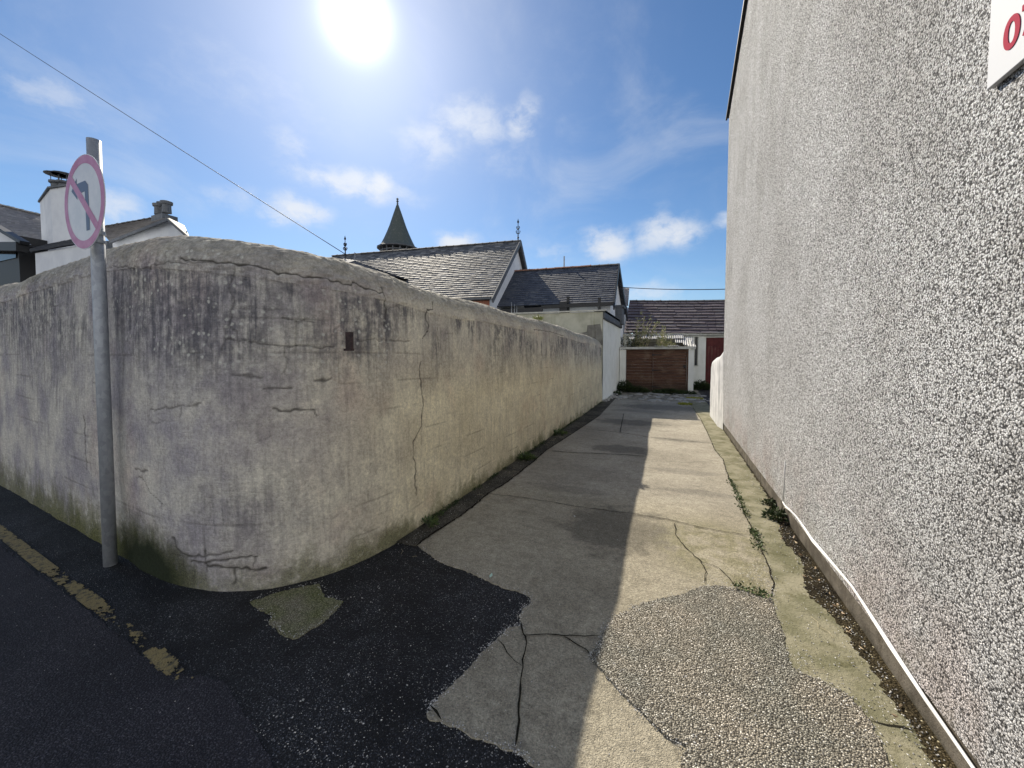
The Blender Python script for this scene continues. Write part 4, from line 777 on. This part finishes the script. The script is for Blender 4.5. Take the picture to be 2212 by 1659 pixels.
# ================================================================= GARAGE
gr = thing('garage', 'small roofless white garage with weathered brown boarded doors at the alley end', 'garage', (-.6, 17.3, 0))
YG = 17.3
mb = MB(); mb.box((-2.13, YG, -.02), (-1.87, YG + .22, 1.80)); mb.box((-2.13, YG + .22, -.02), (-1.95, 19.9, 1.75)); mb.build('side_wall', M['white'], gr)
mb = MB(); mb.box((.60, YG, -.02), (.80, YG + .22, 1.80)); mb.box((.66, YG + .22, -.02), (.80, 19.9, 1.9))
mb.build('brick_pier', M['white'], gr)
mb = MB(); mb.box((-2.13, YG - .06, 1.82), (.86, YG + .2, 1.92)); mb.build('lintel', M['trim'], gr)
mb = MB(); mb.box((-1.9, 19.7, 1.5), (.62, 19.8, 2.2)); mb.build('back_wall', M['grey_render'], gr)
def boards(name, x0, x1, z0, z1, n):
    mb = MB()
    for i in range(n):
        a = z0 + (z1 - z0) * i / n; b_ = z0 + (z1 - z0) * (i + .96) / n
        mb.add([(x0, YG + .05, a), (x1, YG + .05, a), (x1, YG + .075, b_), (x0, YG + .075, b_), (x0, YG + .10, a), (x1, YG + .10, a), (x1, YG + .1, b_), (x0, YG + .1, b_)], [(0, 1, 2, 3), (4, 5, 1, 0), (3, 2, 6, 7), (0, 3, 7, 4), (1, 5, 6, 2)])
    return mb.build(name, M['boards'], gr)
boards('fixed_boarding', -1.86, -.79, .02, 1.80, 14); gd = boards('door', -.76, .53, .06, 1.80, 14)
mb = MB(); mb.box((.54, YG + .02, 0), (.60, YG + .12, 1.81)); mb.box((-1.87, YG + .03, 1.79), (.6, YG + .12, 1.815)); mb.box((-.795, YG + .035, 0), (-.765, YG + .09, 1.8)); mb.build('door_frame', M['boards'], gr)
for z in (1.58, .93, .22):
    mb = MB(); mb.box((-.80, YG + .025, z - .05), (-.76, YG + .045, z + .05)); mb.add([(-.77, YG + .028, z - .022), (-.42, YG + .034, z - .010), (-.42, YG + .034, z + .010), (-.77, YG + .028, z + .022), (-.77, YG + .05, z - .022), (-.42, YG + .05, z - .01), (-.42, YG + .05, z + .01), (-.77, YG + .05, z + .022)], [(0, 1, 2, 3), (4, 7, 6, 5), (0, 4, 5, 1), (2, 6, 7, 3), (1, 5, 6, 2)])
    mb.build('hinge', M['black'], gr)
mb = MB(); mb.box((.40, YG + .02, 1.08), (.53, YG + .045, 1.14)); mb.tube([(.47, YG + .01, 1.08), (.47, YG + .01, 1.02)], .02, 8); mb.build('bolt', M['black'], gr)
def corrugated(name, A, B, Dn, waves, amp, parent):
    A, B, Dn = Vector(A), Vector(B), Vector(Dn); u = B - A; N = u.cross(Dn).normalized(); n = waves * 8; mb = MB(); vs = []
    for v in (0, 1):
        for i in range(n + 1): vs.append(A + u * (i / n) + Dn * v + N * amp * math.sin(2 * math.pi * waves * i / n))
    for v in (0, 1):
        for i in range(n + 1): vs.append(A + u * (i / n) + Dn * v + N * (amp * math.sin(2 * math.pi * waves * i / n) - .006))
    k = n + 1
    mb.add(vs, [(i, i + 1, i + 1 + k, i + k) for i in range(n)] + [(i + 2 * k, i + k + 2 * k, i + 1 + k + 2 * k, i + 1 + 2 * k) for i in range(n)] + [(i, i + 2 * k, i + 1 + 2 * k, i + 1) for i in range(n)] + [(i + k, i + 1 + k, i + 1 + 3 * k, i + 3 * k) for i in range(n)])
    o = mb.build(name, M['corr'], parent, smooth=False); return o
corrugated('corrugated_sheet', (-1.95, 19.3, 2.34), (.45, 19.3, 2.34), (0, .62, .24), 30, .02, gr)
corrugated('corrugated_sheet', (.10, 18.9, 2.14), (.84, 18.9, 2.10), (0, .8, .30), 9, .022, gr)
corrugated('corrugated_sheet', (.42, 18.2, 2.02), (.86, 18.2, 1.96), (0, .75, .16), 5, .022, gr)
corrugated('corrugated_sheet', (.60, 17.4, 1.93), (.88, 17.4, 1.90), (.0, .85, .12), 3, .022, gr)
corrugated('corrugated_sheet', (-.72, 17.15, 1.935), (-.36, 17.15, 1.935), (0, .25, .02), 4, .02, gr)
corrugated('corrugated_sheet', (-.20, 17.15, 1.94), (.24, 17.15, 1.94), (0, .3, .03), 5, .02, gr)
mb = MB(); mb.beam((.55, 19.55, 1.4), (.55, 19.55, 2.3), .08, .08, up=(0, 1, 0)); mb.beam((.7, 17.4, 1.86), (.7, 19.7, 2.3), .07, .07); mb.build('roof_timber', M['trim'], gr)

# ================================================================= HOUSES ON THE LEFT
def at(p): return Vector(p)
la = thing('slate_house', 'white house with tall white chimney and pale slate roof, left of the road sign', 'house', (-22, 7, 0))
K = 6.2
r0, r1 = at((-33.814, 8.000, 9.744)), at((-25.950, 8.000, 7.760)); e0, e1 = at((-26.588, 6.200, 5.384)), at((-20.052, 6.200, 5.317))
slates('roof', e0, e1, r0, r1, .42, .22, M['slate_pale'], la, 51, th=.02)
ridge('ridge_tiles', r0, r1, M['tile'], la, .5, .1)
mb = MB(); mb.box((e0.x, e0.y + .3, 0), (e1.x - .1, e0.y + 4, e0.z - .3)); mb.build('wall', M['hwhite'], la)
c0, c1, c2 = at((-19.942, 6.100, 6.756)), at((-18.041, 5.750, 6.329)), at((-17.073, 5.900, 6.084)); zt_ = c0.z
mb = MB(); prism(mb, [(c0.x, c0.y), (c1.x, c1.y), (c2.x, c2.y), (c2.x - .5, c2.y + .9), (c0.x - .3, c0.y + .6)], 0, zt_); chy = mb.build('chimney', M['hwhite'], la)
mb = MB(); prism(mb, [(c0.x - .06, c0.y - .03), (c1.x, c1.y - .06), (c2.x + .05, c2.y - .03), (c2.x - .5, c2.y + .95), (c0.x - .35, c0.y + .65)], zt_, zt_ + .05); mb.build('chimney_cap', M['lead'], chy)
for q in (at((-18.931, 6.200, 6.594)), at((-18.719, 6.300, 6.598))):
    mb = MB(); mb.lathe((q.x, q.y, zt_ + .05), [(.17, 0), (.16, .12), (.19, .14), (.19, .2), (.15, .22), (.15, .4), (.20, .44), (.20, .5), (.13, .52)], 14); mb.build('chimney_pot', M['lead'], chy)
    mb = MB()
    for t in (0, 2.1, 4.2): mb.tube([(q.x + .14 * math.cos(t), q.y + .14 * math.sin(t), zt_ + .5), (q.x + .14 * math.cos(t), q.y + .14 * math.sin(t), zt_ + .78)], .01, 5)
    mb.lathe((q.x, q.y, zt_ + .77), [(.30, 0), (.30, .02), (.02, .09)], 14); mb.build('cowl', M['lead'], chy)
# front dormer gable (white triangle, black eaves) cut by the picture edge
d0, d1 = at((-21.288, 5.200, 6.134)), at((-18.019, 5.200, 4.908)); d2 = at((-25.803, 5.200, 5.765))
mb = MB(); mb.add([d2, d1, d0, d2 + Vector((0, .1, 0)), d1 + Vector((0, .1, 0)), d0 + Vector((0, .1, 0))], [(0, 1, 2), (5, 4, 3), (0, 3, 4, 1), (1, 4, 5, 2)]); dm = mb.build('dormer', M['hwhite'], la)
mb = MB(); mb.beam(d0 + Vector((0, -.06, .05)), d1 + Vector((.1, -.06, 0)), .2, .1); mb.beam(d2 + Vector((0, -.08, -.12)), d1 + Vector((0, -.08, -.12)), .25, .26); mb.build('black_bargeboard', M['black'], dm)
mb = MB(); p_, q_ = at((-22.657, 5.300, 5.301)), at((-18.937, 5.300, 4.907)); mb.box((p_.x, 5.3, 1.5), (q_.x, 6.4, p_.z)); mb.build('dormer_front', M['black'], dm)
mb = MB(); p_, q_ = at((-21.258, 5.250, 5.079)), at((-19.060, 5.250, 4.620)); mb.box((p_.x, 5.27, q_.z), (q_.x, 5.29, p_.z)); mb.build('window', M['glass'], dm)
# lower lean-to roof running towards the sign
l0, l1, l2, l3 = at((-15.717, 4.600, 4.278)), at((-12.466, 4.600, 4.191)), at((-19.252, 5.600, 5.016)), at((-14.778, 5.600, 4.923))
slates('lean_to_roof', l0, l1, l2, l3, .35, .2, M['slate_blue'], la, 52)
mb = MB(); mb.add([l0 + Vector((.1, .05, -.02)), l1 + Vector((0, .05, -.02)), (l1.x, l1.y + .05, 1), (l0.x, l0.y + .05, 1)], [(0, 1, 2, 3)]); mb.build('lean_to_wall', M['hwhite'], la)

lb = thing('gable_house', 'house with pale grey gable and stubby chimney pots, right of the road sign', 'house', (-17, 9, 0))
g0, g1, g2 = at((-20.155, 8.000, 6.024)), at((-16.407, 8.000, 6.335)), at((-15.131, 8.000, 5.530))
mb = MB(); gb = Vector((0, .0, 0)); mb.add([g0, g1, g2, (g2.x, g2.y, 0), (g0.x, g0.y, 0)], [(4, 3, 2, 1, 0)]); mb.add([g2, (g2.x, g2.y, 0), (g2.x - .5, g2.y + 4, 0), (g2.x - .5, g2.y + 4, g2.z)], [(0, 1, 2, 3)]); mb.build('gable_wall', M['hwhite'], lb)
ra, rb_ = at((-15.913, 7.800, 6.251)), at((-22.225, 10.600, 7.934)); ea, eb = at((-19.752, 7.800, 5.907)), at((-27.441, 10.600, 8.062))
slates('roof', at((-20.015, 7.850, 5.932)), at((-16.072, 7.850, 6.241)), at((-25.352, 9.600, 7.618)), at((-20.054, 9.600, 7.418)), .34, .2, M['slate_pale'], lb, 61, th=.02)
mb = MB(); mb.add([at((-16.120, 7.860, 6.251)), at((-14.893, 7.860, 5.448)), at((-17.794, 9.200, 6.657)), at((-18.769, 9.200, 7.094))], [(0, 1, 2, 3)]); mb.add([at((-18.769, 9.200, 7.094)), at((-17.794, 9.200, 6.657)), at((-18.186, 9.300, 6.502))], [(0, 1, 2)]); mb.build('roof_far_side', M['lead'], lb)
mb = MB(); mb.beam(at((-19.823, 7.800, 5.862)), at((-15.998, 7.800, 6.200)), .06, .10); mb.beam(at((-14.804, 7.800, 5.422)), at((-15.998, 7.800, 6.200)), .06, .08); mb.build('bargeboard', M['lead'], lb)
mb = MB(); p_, q_ = at((-22.275, 8.300, 6.613)), at((-20.806, 8.300, 6.162)); mb.box((p_.x, 8.1, 0), (q_.x, 8.3, q_.z - .05)); mb.build('side_wall', M['lead'], lb)
ridge('ridge_tiles', at((-25.350, 9.600, 7.640)), at((-20.052, 9.600, 7.437)), M['tile'], lb, .45, .08)
P1, P2, P3 = at((-18.634, 8.800, 6.946)), at((-18.561, 8.900, 6.968)), at((-18.106, 8.800, 6.874))
zc = P2.z - .12
mb = MB(); prism(mb, [(P1.x - .12, P1.y - .2), (P3.x + .1, P3.y - .2), (P3.x + .1, P3.y + .3), (P1.x - .12, P1.y + .3)], zc - 1, zc + .12); cy = mb.build('chimney', M['lead'], lb)
for q, hh in ((P1, .40), (P2, .48), (P3, .42)):
    mb = MB(); mb.lathe((q.x, q.y, zc + .2), [(.15, 0), (.14, hh * .7), (.19, hh * .78), (.20, hh), (.12, hh + .03)], 12); mb.build('chimney_pot', M['lead'], cy)
mb = MB(); q = at((-15.744, 8.200, 5.753)); mb.tube([(q.x, q.y, q.z - .3), (q.x, q.y, q.z + .15)], .02, 6); mb.build('vent_pipe', M['galv'], lb)

# ================================================================= OVERHEAD WIRES
def wire(A, B, r, sag, label):
    A, B = Vector(A), Vector(B); n = 30; mb = MB()
    mb.tube([A.lerp(B, i / n) + Vector((0, 0, -sag * 4 * (i / n) * (1 - i / n))) for i in range(n + 1)], r, 6)
    tag(mb.build('overhead_wire', M['wire'], smooth=True), label, 'wire', 'overhead wires')
wire((-72.310, 9.000, 41.650), Vector((-16.054, 15.600, 6.901)), .020, .10, 'thin black wire slanting down across the left sky to the church roof')
wire(Vector(R_R) + Vector((.1, .5, -.9)), (3.377, 15.000, 3.779), .016, .10, 'black wire crossing from the hall gable to the pebbledash house')

# ================================================================= PLANTS
def leafq(mb, p, d, L, wd, rr, mi=0):
    d = Vector(d).normalized(); s = d.cross(Vector((rr.uniform(-1, 1), rr.uniform(-1, 1), rr.uniform(.2, 1)))).normalized() * wd; n = d.cross(s).normalized() * L * .12
    p = Vector(p); mb.add([p, p + d * L * .45 + s * .5 + n, p + d * L, p + d * L * .45 - s * .5 + n], [(0, 1, 2, 3)], mi)
def weed(loc, r, h, n, label, m='leaf', group='weeds at the foot of the walls', L=.05, wd=.02, name='weed'):
    rr = random.Random(int(abs(loc[0] * 991 + loc[1] * 313)) + n); mb = MB()
    for i in range(n):
        a = rr.uniform(0, 6.28); q = rr.random() ** .6 * r; z = rr.random() * h * (1 - q / r * .6)
        p = Vector((loc[0] + q * math.cos(a), loc[1] + q * math.sin(a), loc[2] + z))
        leafq(mb, p, (math.cos(a) + rr.uniform(-.6, .6), math.sin(a) + rr.uniform(-.6, .6), rr.uniform(-.1, 1.2)), L * rr.uniform(.5, 1.3), wd * rr.uniform(.6, 1.3), rr)
    for i in range(max(3, n // 14)):
        a = rr.uniform(0, 6.28); mb.tube([Vector(loc), Vector(loc) + Vector((math.cos(a) * r * .5, math.sin(a) * r * .5, h * rr.uniform(.6, 1.1)))], .0015, 4)
    return tag(mb.build(name, M[m]), label, 'weed', group)
weed((-2.03, 2.88, .01), .07, .07, 90, 'first weed tuft along the wall foot, nearest the road corner', L=.06, wd=.015)
weed((-2.04, 3.08, .01), .035, .04, 36, 'tiny weed beside the nearest tuft at the wall foot', L=.03, wd=.014)
weed(tuple((-2.027, 5.326, 0.000)), .16, .10, 260, 'largest clump of weeds half way along the wall foot', L=.06, wd=.025)
weed(tuple((-2.060, 7.247, 0.000)), .15, .10, 150, 'low leafy weed further along the wall foot beyond the largest clump', L=.07, wd=.028)
weed(tuple((-2.100, 6.336, 0.000)), .05, .04, 30, 'small weed between the two bigger clumps at the wall foot', L=.04, wd=.02)
weed((.93, 4.25, .01), .10, .12, 260, 'grey green weed growing against the plinth of the pebbledash house', m='leafd', L=.035, wd=.022)
weed((.95, 4.62, .01), .06, .07, 90, 'smaller weed behind the plinth weed of the pebbledash house', m='leafd', L=.035, wd=.02)
# creeping weeds in the long joint on the right
def strip_weed(pts, n, wdt, label):
    rr = random.Random(n); mb = MB()
    for i in range(n):
        t = rr.random() * (len(pts) - 1); k = int(t); f = t - k; p = Vector((pts[k][0] * (1 - f) + pts[k + 1][0] * f + rr.gauss(0, wdt), pts[k][1] * (1 - f) + pts[k + 1][1] * f + rr.gauss(0, wdt), .014 + rr.random() * .02))
        leafq(mb, p, (rr.uniform(-1, 1), rr.uniform(-1, 1), rr.uniform(0, .9)), rr.uniform(.015, .035), .014, rr)
    o = mb.build('creeping_weed', M['leaf']); return tag(o, label, 'weed', 'weeds in the paving joint')
strip_weed([(.675, 5.4), (.68, 5.1), (.675, 4.75), (.67, 4.45), (.675, 4.2)], 260, .016, 'green weeds filling the far stretch of the long joint near the pebbledash house')
strip_weed([(.665, 3.9), (.67, 3.75), (.66, 3.5)], 150, .020, 'shorter run of green weeds in the same joint, nearer the tarmac patch')
strip_weed([(.58, 2.83), (.50, 2.85), (.40, 2.87)], 90, .018, 'sparse green growth at the top edge of the speckled tarmac patch')
mb = MB(); rr = random.Random(21)
for i in range(2600):
    y = 2.6 + rr.random() ** 1.3 * 10.2; x = float(np.interp(y, WP[600:, 1], WP[600:, 0])) + .015 + abs(rr.gauss(0, .03))
    if fbm(np.array([[y * 2.2, 0, 0]]), 2, 5)[0] < .47: continue
    leafq(mb, (x, y, .014 + rr.random() * .02), (rr.uniform(-.6, 1), rr.uniform(-1, 1), rr.uniform(0, .9)), rr.uniform(.012, .034), .012, rr)
o = mb.build('ground_cover', M['leafd']); o['kind'] = 'stuff'; o['label'] = 'thin line of moss and seedlings at the foot of the long wall'; o['category'] = 'moss'
mb = MB()
for i in range(60):
    y = rr.uniform(2.2, 8); x = rr.uniform(-2.0, -1.8) if rr.random() < .5 else rr.uniform(.66, .95); a = rr.uniform(0, 3.14); L = rr.uniform(.03, .10)
    mb.tube([(x, y, .019), (x + math.cos(a) * L * .5, y + math.sin(a) * L * .5, .024), (x + math.cos(a + .3) * L, y + math.sin(a + .3) * L, .019)], .0012, 4)
o = mb.build('dry_stalks', M['stem']); o['kind'] = 'stuff'; o['label'] = 'dry grass stalks lying along both edges of the alley'; o['category'] = 'litter'
# garage front growth
weed((-1.85, 16.9, 0), .38, .55, 700, 'dark bushy growth in the corner left of the garage doors', m='leafd', L=.11, wd=.05, group='growth before the garage')
weed((-1.3, 17.05, 0), .40, .25, 500, 'low dark weeds before the left garage boards', m='leafd', L=.10, wd=.04, group='growth before the garage')
weed((-.1, 17.05, 0), .65, .20, 900, 'spreading dark weeds before the right garage door', m='leafd', L=.10, wd=.04, group='growth before the garage')
weed((.66, 16.98, 0), .22, .14, 200, 'dark tuft at the foot of the white garage pier', m='leafd', L=.08, wd=.04, group='growth before the garage')
weed((1.2, 19.5, 0), .5, .42, 900, 'dark mass of weeds below the narrow window by the red door', m='leafd', L=.12, wd=.05, group='growth before the garage')
weed((-2.02, 15.6, 0), .14, .16, 160, 'dark weed part way along the white outbuilding wall', m='leafd', L=.08, wd=.04, group='growth before the garage')
q = (-2.300, 6.774, 2.231); weed((q[0], q[1], q[2] - .03), .07, .09, 90, 'small plant sprouting on top of the long curved wall', m='leafl', L=.06, wd=.022, group=None)
def shrub(loc, stems, h, spread, m, label, L=.09, leaves=22, seed=1, lean=(0, 0)):
    t = thing('shrub', label, 'shrub', loc, 'shrubs inside the garage'); rr = random.Random(seed); st = MB(); lf = MB()
    for i in range(stems):
        a = rr.uniform(0, 6.28); p = Vector(loc) + Vector((rr.gauss(0, .1), rr.gauss(0, .05), 0)); d = Vector((math.cos(a) * spread + lean[0], math.sin(a) * spread * .4 + lean[1], 1)).normalized(); n = 9; Ls = h * rr.uniform(.6, 1.05); pts = [p]
        for k in range(n): d = (d + Vector((rr.gauss(0, .07), rr.gauss(0, .05), -.02))).normalized(); pts.append(pts[-1] + d * Ls / n)
        st.tube(pts, [.014 * (1 - k / (n + 1)) + .005 for k in range(n + 1)], 5)
        for k in range(2, n + 1):
            if rr.random() < .6:
                dd = (d + Vector((rr.uniform(-1, 1), rr.uniform(-.5, .5), rr.uniform(.1, .6)))).normalized(); e = pts[k] + dd * Ls * .16; st.tube([pts[k], e], .005, 4)
            else: e = pts[k]
            for j in range(leaves // 4): leafq(lf, pts[k].lerp(e, rr.random()) + Vector((rr.gauss(0, .03), rr.gauss(0, .03), rr.gauss(0, .03))), (rr.uniform(-1, 1), rr.uniform(-1, 1), rr.uniform(-.3, 1)), L * rr.uniform(.4, 1.1), L * .4, rr)
    st.build('stems', M['stem'], t); lf.build('foliage', M[m], t); return t
shrub((-1.95, 18.3, 1.0), 22, 1.6, .55, 'leafd', 'dark dense shrub against the outbuilding behind the garage front', .10, 60, 2)
shrub((-1.45, 18.2, 1.2), 12, 2.1, .22, 'leafl', 'tall pale twiggy shrub rising above the garage lintel', .10, 30, 3, (.12, 0))
shrub((-.75, 18.2, 1.2), 6, 1.4, .35, 'leafl', 'leaning pale shoots in the middle of the roofless garage', .08, 20, 4, (.5, 0))
shrub((-.55, 18.0, 1.3), 9, 1.4, .18, 'leafl', 'fresh green shoots right of the middle of the roofless garage', .10, 30, 5, (.2, 0))
shrub((.0, 18.0, 1.5), 5, .7, .5, 'leafl', 'low green sprig near the broken corrugated sheet', .07, 18, 6)

# ================================================================= LOOSE MATERIAL
def pebbles(name, spots, m, label, flat=.55):
    mb = MB(); rr = random.Random(99)
    base = [(1, 0, 0), (-1, 0, 0), (0, 1, 0), (0, -1, 0), (0, 0, 1), (0, 0, -1)]
    for (x, y, z, s) in spots:
        a = rr.uniform(0, 6.28); sx, sy = s * rr.uniform(.7, 1.3), s * rr.uniform(.5, 1.0); ca, sa = math.cos(a), math.sin(a); vs = []
        for bx_, by_, bz_ in base:
            k = rr.uniform(.8, 1.15); X, Y, Z = bx_ * sx * k, by_ * sy * k, bz_ * s * flat * k; vs.append((x + X * ca - Y * sa, y + X * sa + Y * ca, z + Z + s * flat * .4))
        mb.add(vs, [(0, 2, 4), (2, 1, 4), (1, 3, 4), (3, 0, 4), (2, 0, 5), (1, 2, 5), (3, 1, 5), (0, 3, 5)])
    o = mb.build(name, m, smooth=False); o['kind'] = 'stuff'; o['label'] = label; o['category'] = 'gravel'; return o
sp_ = []; rr = random.Random(12)
def inside(x, y, poly):
    c = False; j = len(poly) - 1
    for i in range(len(poly)):
        if (poly[i][1] > y) != (poly[j][1] > y) and x < (poly[j][0] - poly[i][0]) * (y - poly[i][1]) / (poly[j][1] - poly[i][1]) + poly[i][0]: c = not c
        j = i
    return c
for i in range(10500):
    x = rr.uniform(-2.2, 1.0); y = 1.0 + rr.random() ** 1.7 * 5
    if y < 1.6 and x < -1.6: continue
    inslab = inside(x, y, slab)
    if inslab:
        if inside(x, y, D['gravel_patch']):
            if rr.random() < .35: sp_.append((x, y, .020, rr.uniform(.0022, .005)))
        elif x > .62:
            if rr.random() < .55: sp_.append((x, y, .014, rr.uniform(.002, .0055)))
        elif rr.random() < .22: sp_.append((x, y, .009, rr.uniform(.0012, .0034)))
    elif x > -1.9 - rr.random() * .4 and y > .75: sp_.append((x, y, .001, rr.uniform(.0010, .0034) if rr.random() < .96 else .0055))
for i in range(900):   # thicker along the foot of the pebbledash
    y = 1.7 + rr.random() ** 1.5 * 5; x = 1.0 - abs(rr.gauss(0, .09)) - .02; sp_.append((x, y, .018, rr.uniform(.002, .006)))
for i in range(420):   # drifts at the patch edges
    cx_, cy_ = rr.choice([(.44, 2.86), (.30, 2.84), (.63, 2.30), (.72, 2.14), (.58, 2.9), (.60, 3.2), (.55, 3.05)]); sp_.append((cx_ + rr.gauss(0, .05), cy_ + rr.gauss(0, .04), .020, rr.uniform(.002, .005)))
for i in range(500):   # along left strip
    y = 2.5 + rr.random() ** 1.4 * 7; sp_.append((-2.02 + abs(rr.gauss(0, .09)), y, .014, rr.uniform(.0018, .0045)))
for i in range(200): sp_.append((rr.uniform(-4.5, -1.5), rr.uniform(.8, 1.5), .004, rr.uniform(.0012, .003)))
for poly, n_, a_ in ((D['slab_edge'], 900, .014), (D['gravel_patch'], 1100, .014), (D['gutter_edge'], 500, .02), (D['corner_patch'], 240, .014)):
    for i in range(n_):      # crumbs broken off along the edges of the patches
        k = rr.randrange(len(poly) - 1); f = rr.random(); x = poly[k][0] * (1 - f) + poly[k + 1][0] * f; y = poly[k][1] * (1 - f) + poly[k + 1][1] * f
        sp_.append((x + rr.gauss(0, a_), y + rr.gauss(0, a_), .012 if poly is D['slab_edge'] else .016, rr.uniform(.0015, .0048)))
pebbles('loose_gravel', sp_, M['stone'], 'white stone chippings scattered over the tarmac and concrete')
bs = [(*(-1.505, 1.174, 0.000)[:2], .006, .011), (*(-0.842, 3.573, 0.000)[:2], .010, .017), (*(-1.625, 1.302, 0.000)[:2], .004, .006), (*(-2.722, 1.265, 0.000)[:2], .004, .008), (*(-0.746, 0.358, 0.000)[:2], .004, .004) if False else (*(-2.489, 0.915, 0.000)[:2], .006, .006), (*(-1.723, 1.829, 0.000)[:2], .004, .009), (*(-1.658, 1.486, 0.000)[:2], .004, .008)]
LB = ['white pebble on the tarmac nearest the bottom edge', 'pale flat stone on the shaded slab below the second joint', 'tiny white pebble right of the yellow line end', 'small white pebble between yellow line and wall corner', 'tiny pebble on the worn road left of the line end', 'white pebble near the green tinged concrete patch point', 'white pebble in the middle of the dark tarmac']
for (x, y, z, s), lb_ in zip(bs, LB):
    o = pebbles('pebble', [(x, y, z, s)], M['slab'], lb_); del o['kind']; o['category'] = 'stone'; o['group'] = 'single stones on the ground'
mb = MB(); rr = random.Random(3); q = Vector((*(-1.144, 2.342, 0.000)[:2], .012)); mb.add([q, q + Vector((-.012, .02, .004)), q + Vector((-.01, .055, .006)), q + Vector((.008, .03, .003))], [(0, 3, 2, 1)])
tag(mb.build('fallen_leaf', mat('pale_leaf', base=(.45, .62, .52), rough=.5)), 'pale green leaf lying on the shaded concrete by the tarmac edge', 'leaf')
mb = MB()
for i in range(46):
    y = 2.0 + rr.random() * 2.8; x = .965 - abs(rr.gauss(0, .045)); leafq(mb, (x, y, .022 + rr.random() * .01), (rr.uniform(-1, 1), rr.uniform(-1, 1), .15), rr.uniform(.015, .04), .014, rr)
o = mb.build('leaf_litter', M['dead']); o['kind'] = 'stuff'; o['label'] = 'dry brown leaves along the foot of the plinth'; o['category'] = 'leaves'
# broken slab pieces and rubble at the garage end
sb_ = MB()
for i in range(70):
    x, y = rr.uniform(-1.9, 1.3), rr.uniform(13.6, 16.6); s = rr.uniform(.05, .16) * (1 if rr.random() < .75 else 1.5); n = rr.randint(4, 6); a0_ = rr.uniform(0, 6)
    pts = [(x + s * rr.uniform(.6, 1.1) * math.cos(a0_ + k * 6.28 / n), y + s * rr.uniform(.6, 1.1) * math.sin(a0_ + k * 6.28 / n)) for k in range(n)]; prism(sb_, pts, .008, .008 + rr.uniform(.012, .035))
for i in range(60):
    y = 13.0 + rr.random() * 3.8; x = -2.1 + abs(rr.gauss(0, .09)); s = rr.uniform(.02, .06); prism(sb_, [(x + s * rr.uniform(.6, 1.2) * math.cos(k * 1.25), y + s * rr.uniform(.6, 1.3) * math.sin(k * 1.25)) for k in range(5)], .008, .008 + rr.uniform(.02, .07))
o = sb_.build('rubble', M['slab']); o['kind'] = 'stuff'; o['label'] = 'flat broken slabs and stones strewn before the garage'; o['category'] = 'rubble'
def mosspatch(c, rx, ry, n, label):
    rr = random.Random(n); mb = MB()
    for i in range(n):
        a = rr.uniform(0, 6.28); q = rr.random() ** .5; leafq(mb, (c[0] + rx * q * math.cos(a), c[1] + ry * q * math.sin(a), .010 + rr.random() * .012), (rr.uniform(-1, 1), rr.uniform(-1, 1), rr.uniform(.1, .8)), .045, .03, rr)
    o = mb.build('moss_patch', M['moss']); o['kind'] = 'stuff'; o['label'] = label; o['category'] = 'moss'
mosspatch((.38, 13.3), .22, .30, 260, 'bright yellow green moss at the edge of the shadow'); mosspatch((.75, 15.2), .3, .35, 260, 'moss patch further back near the low white wall')
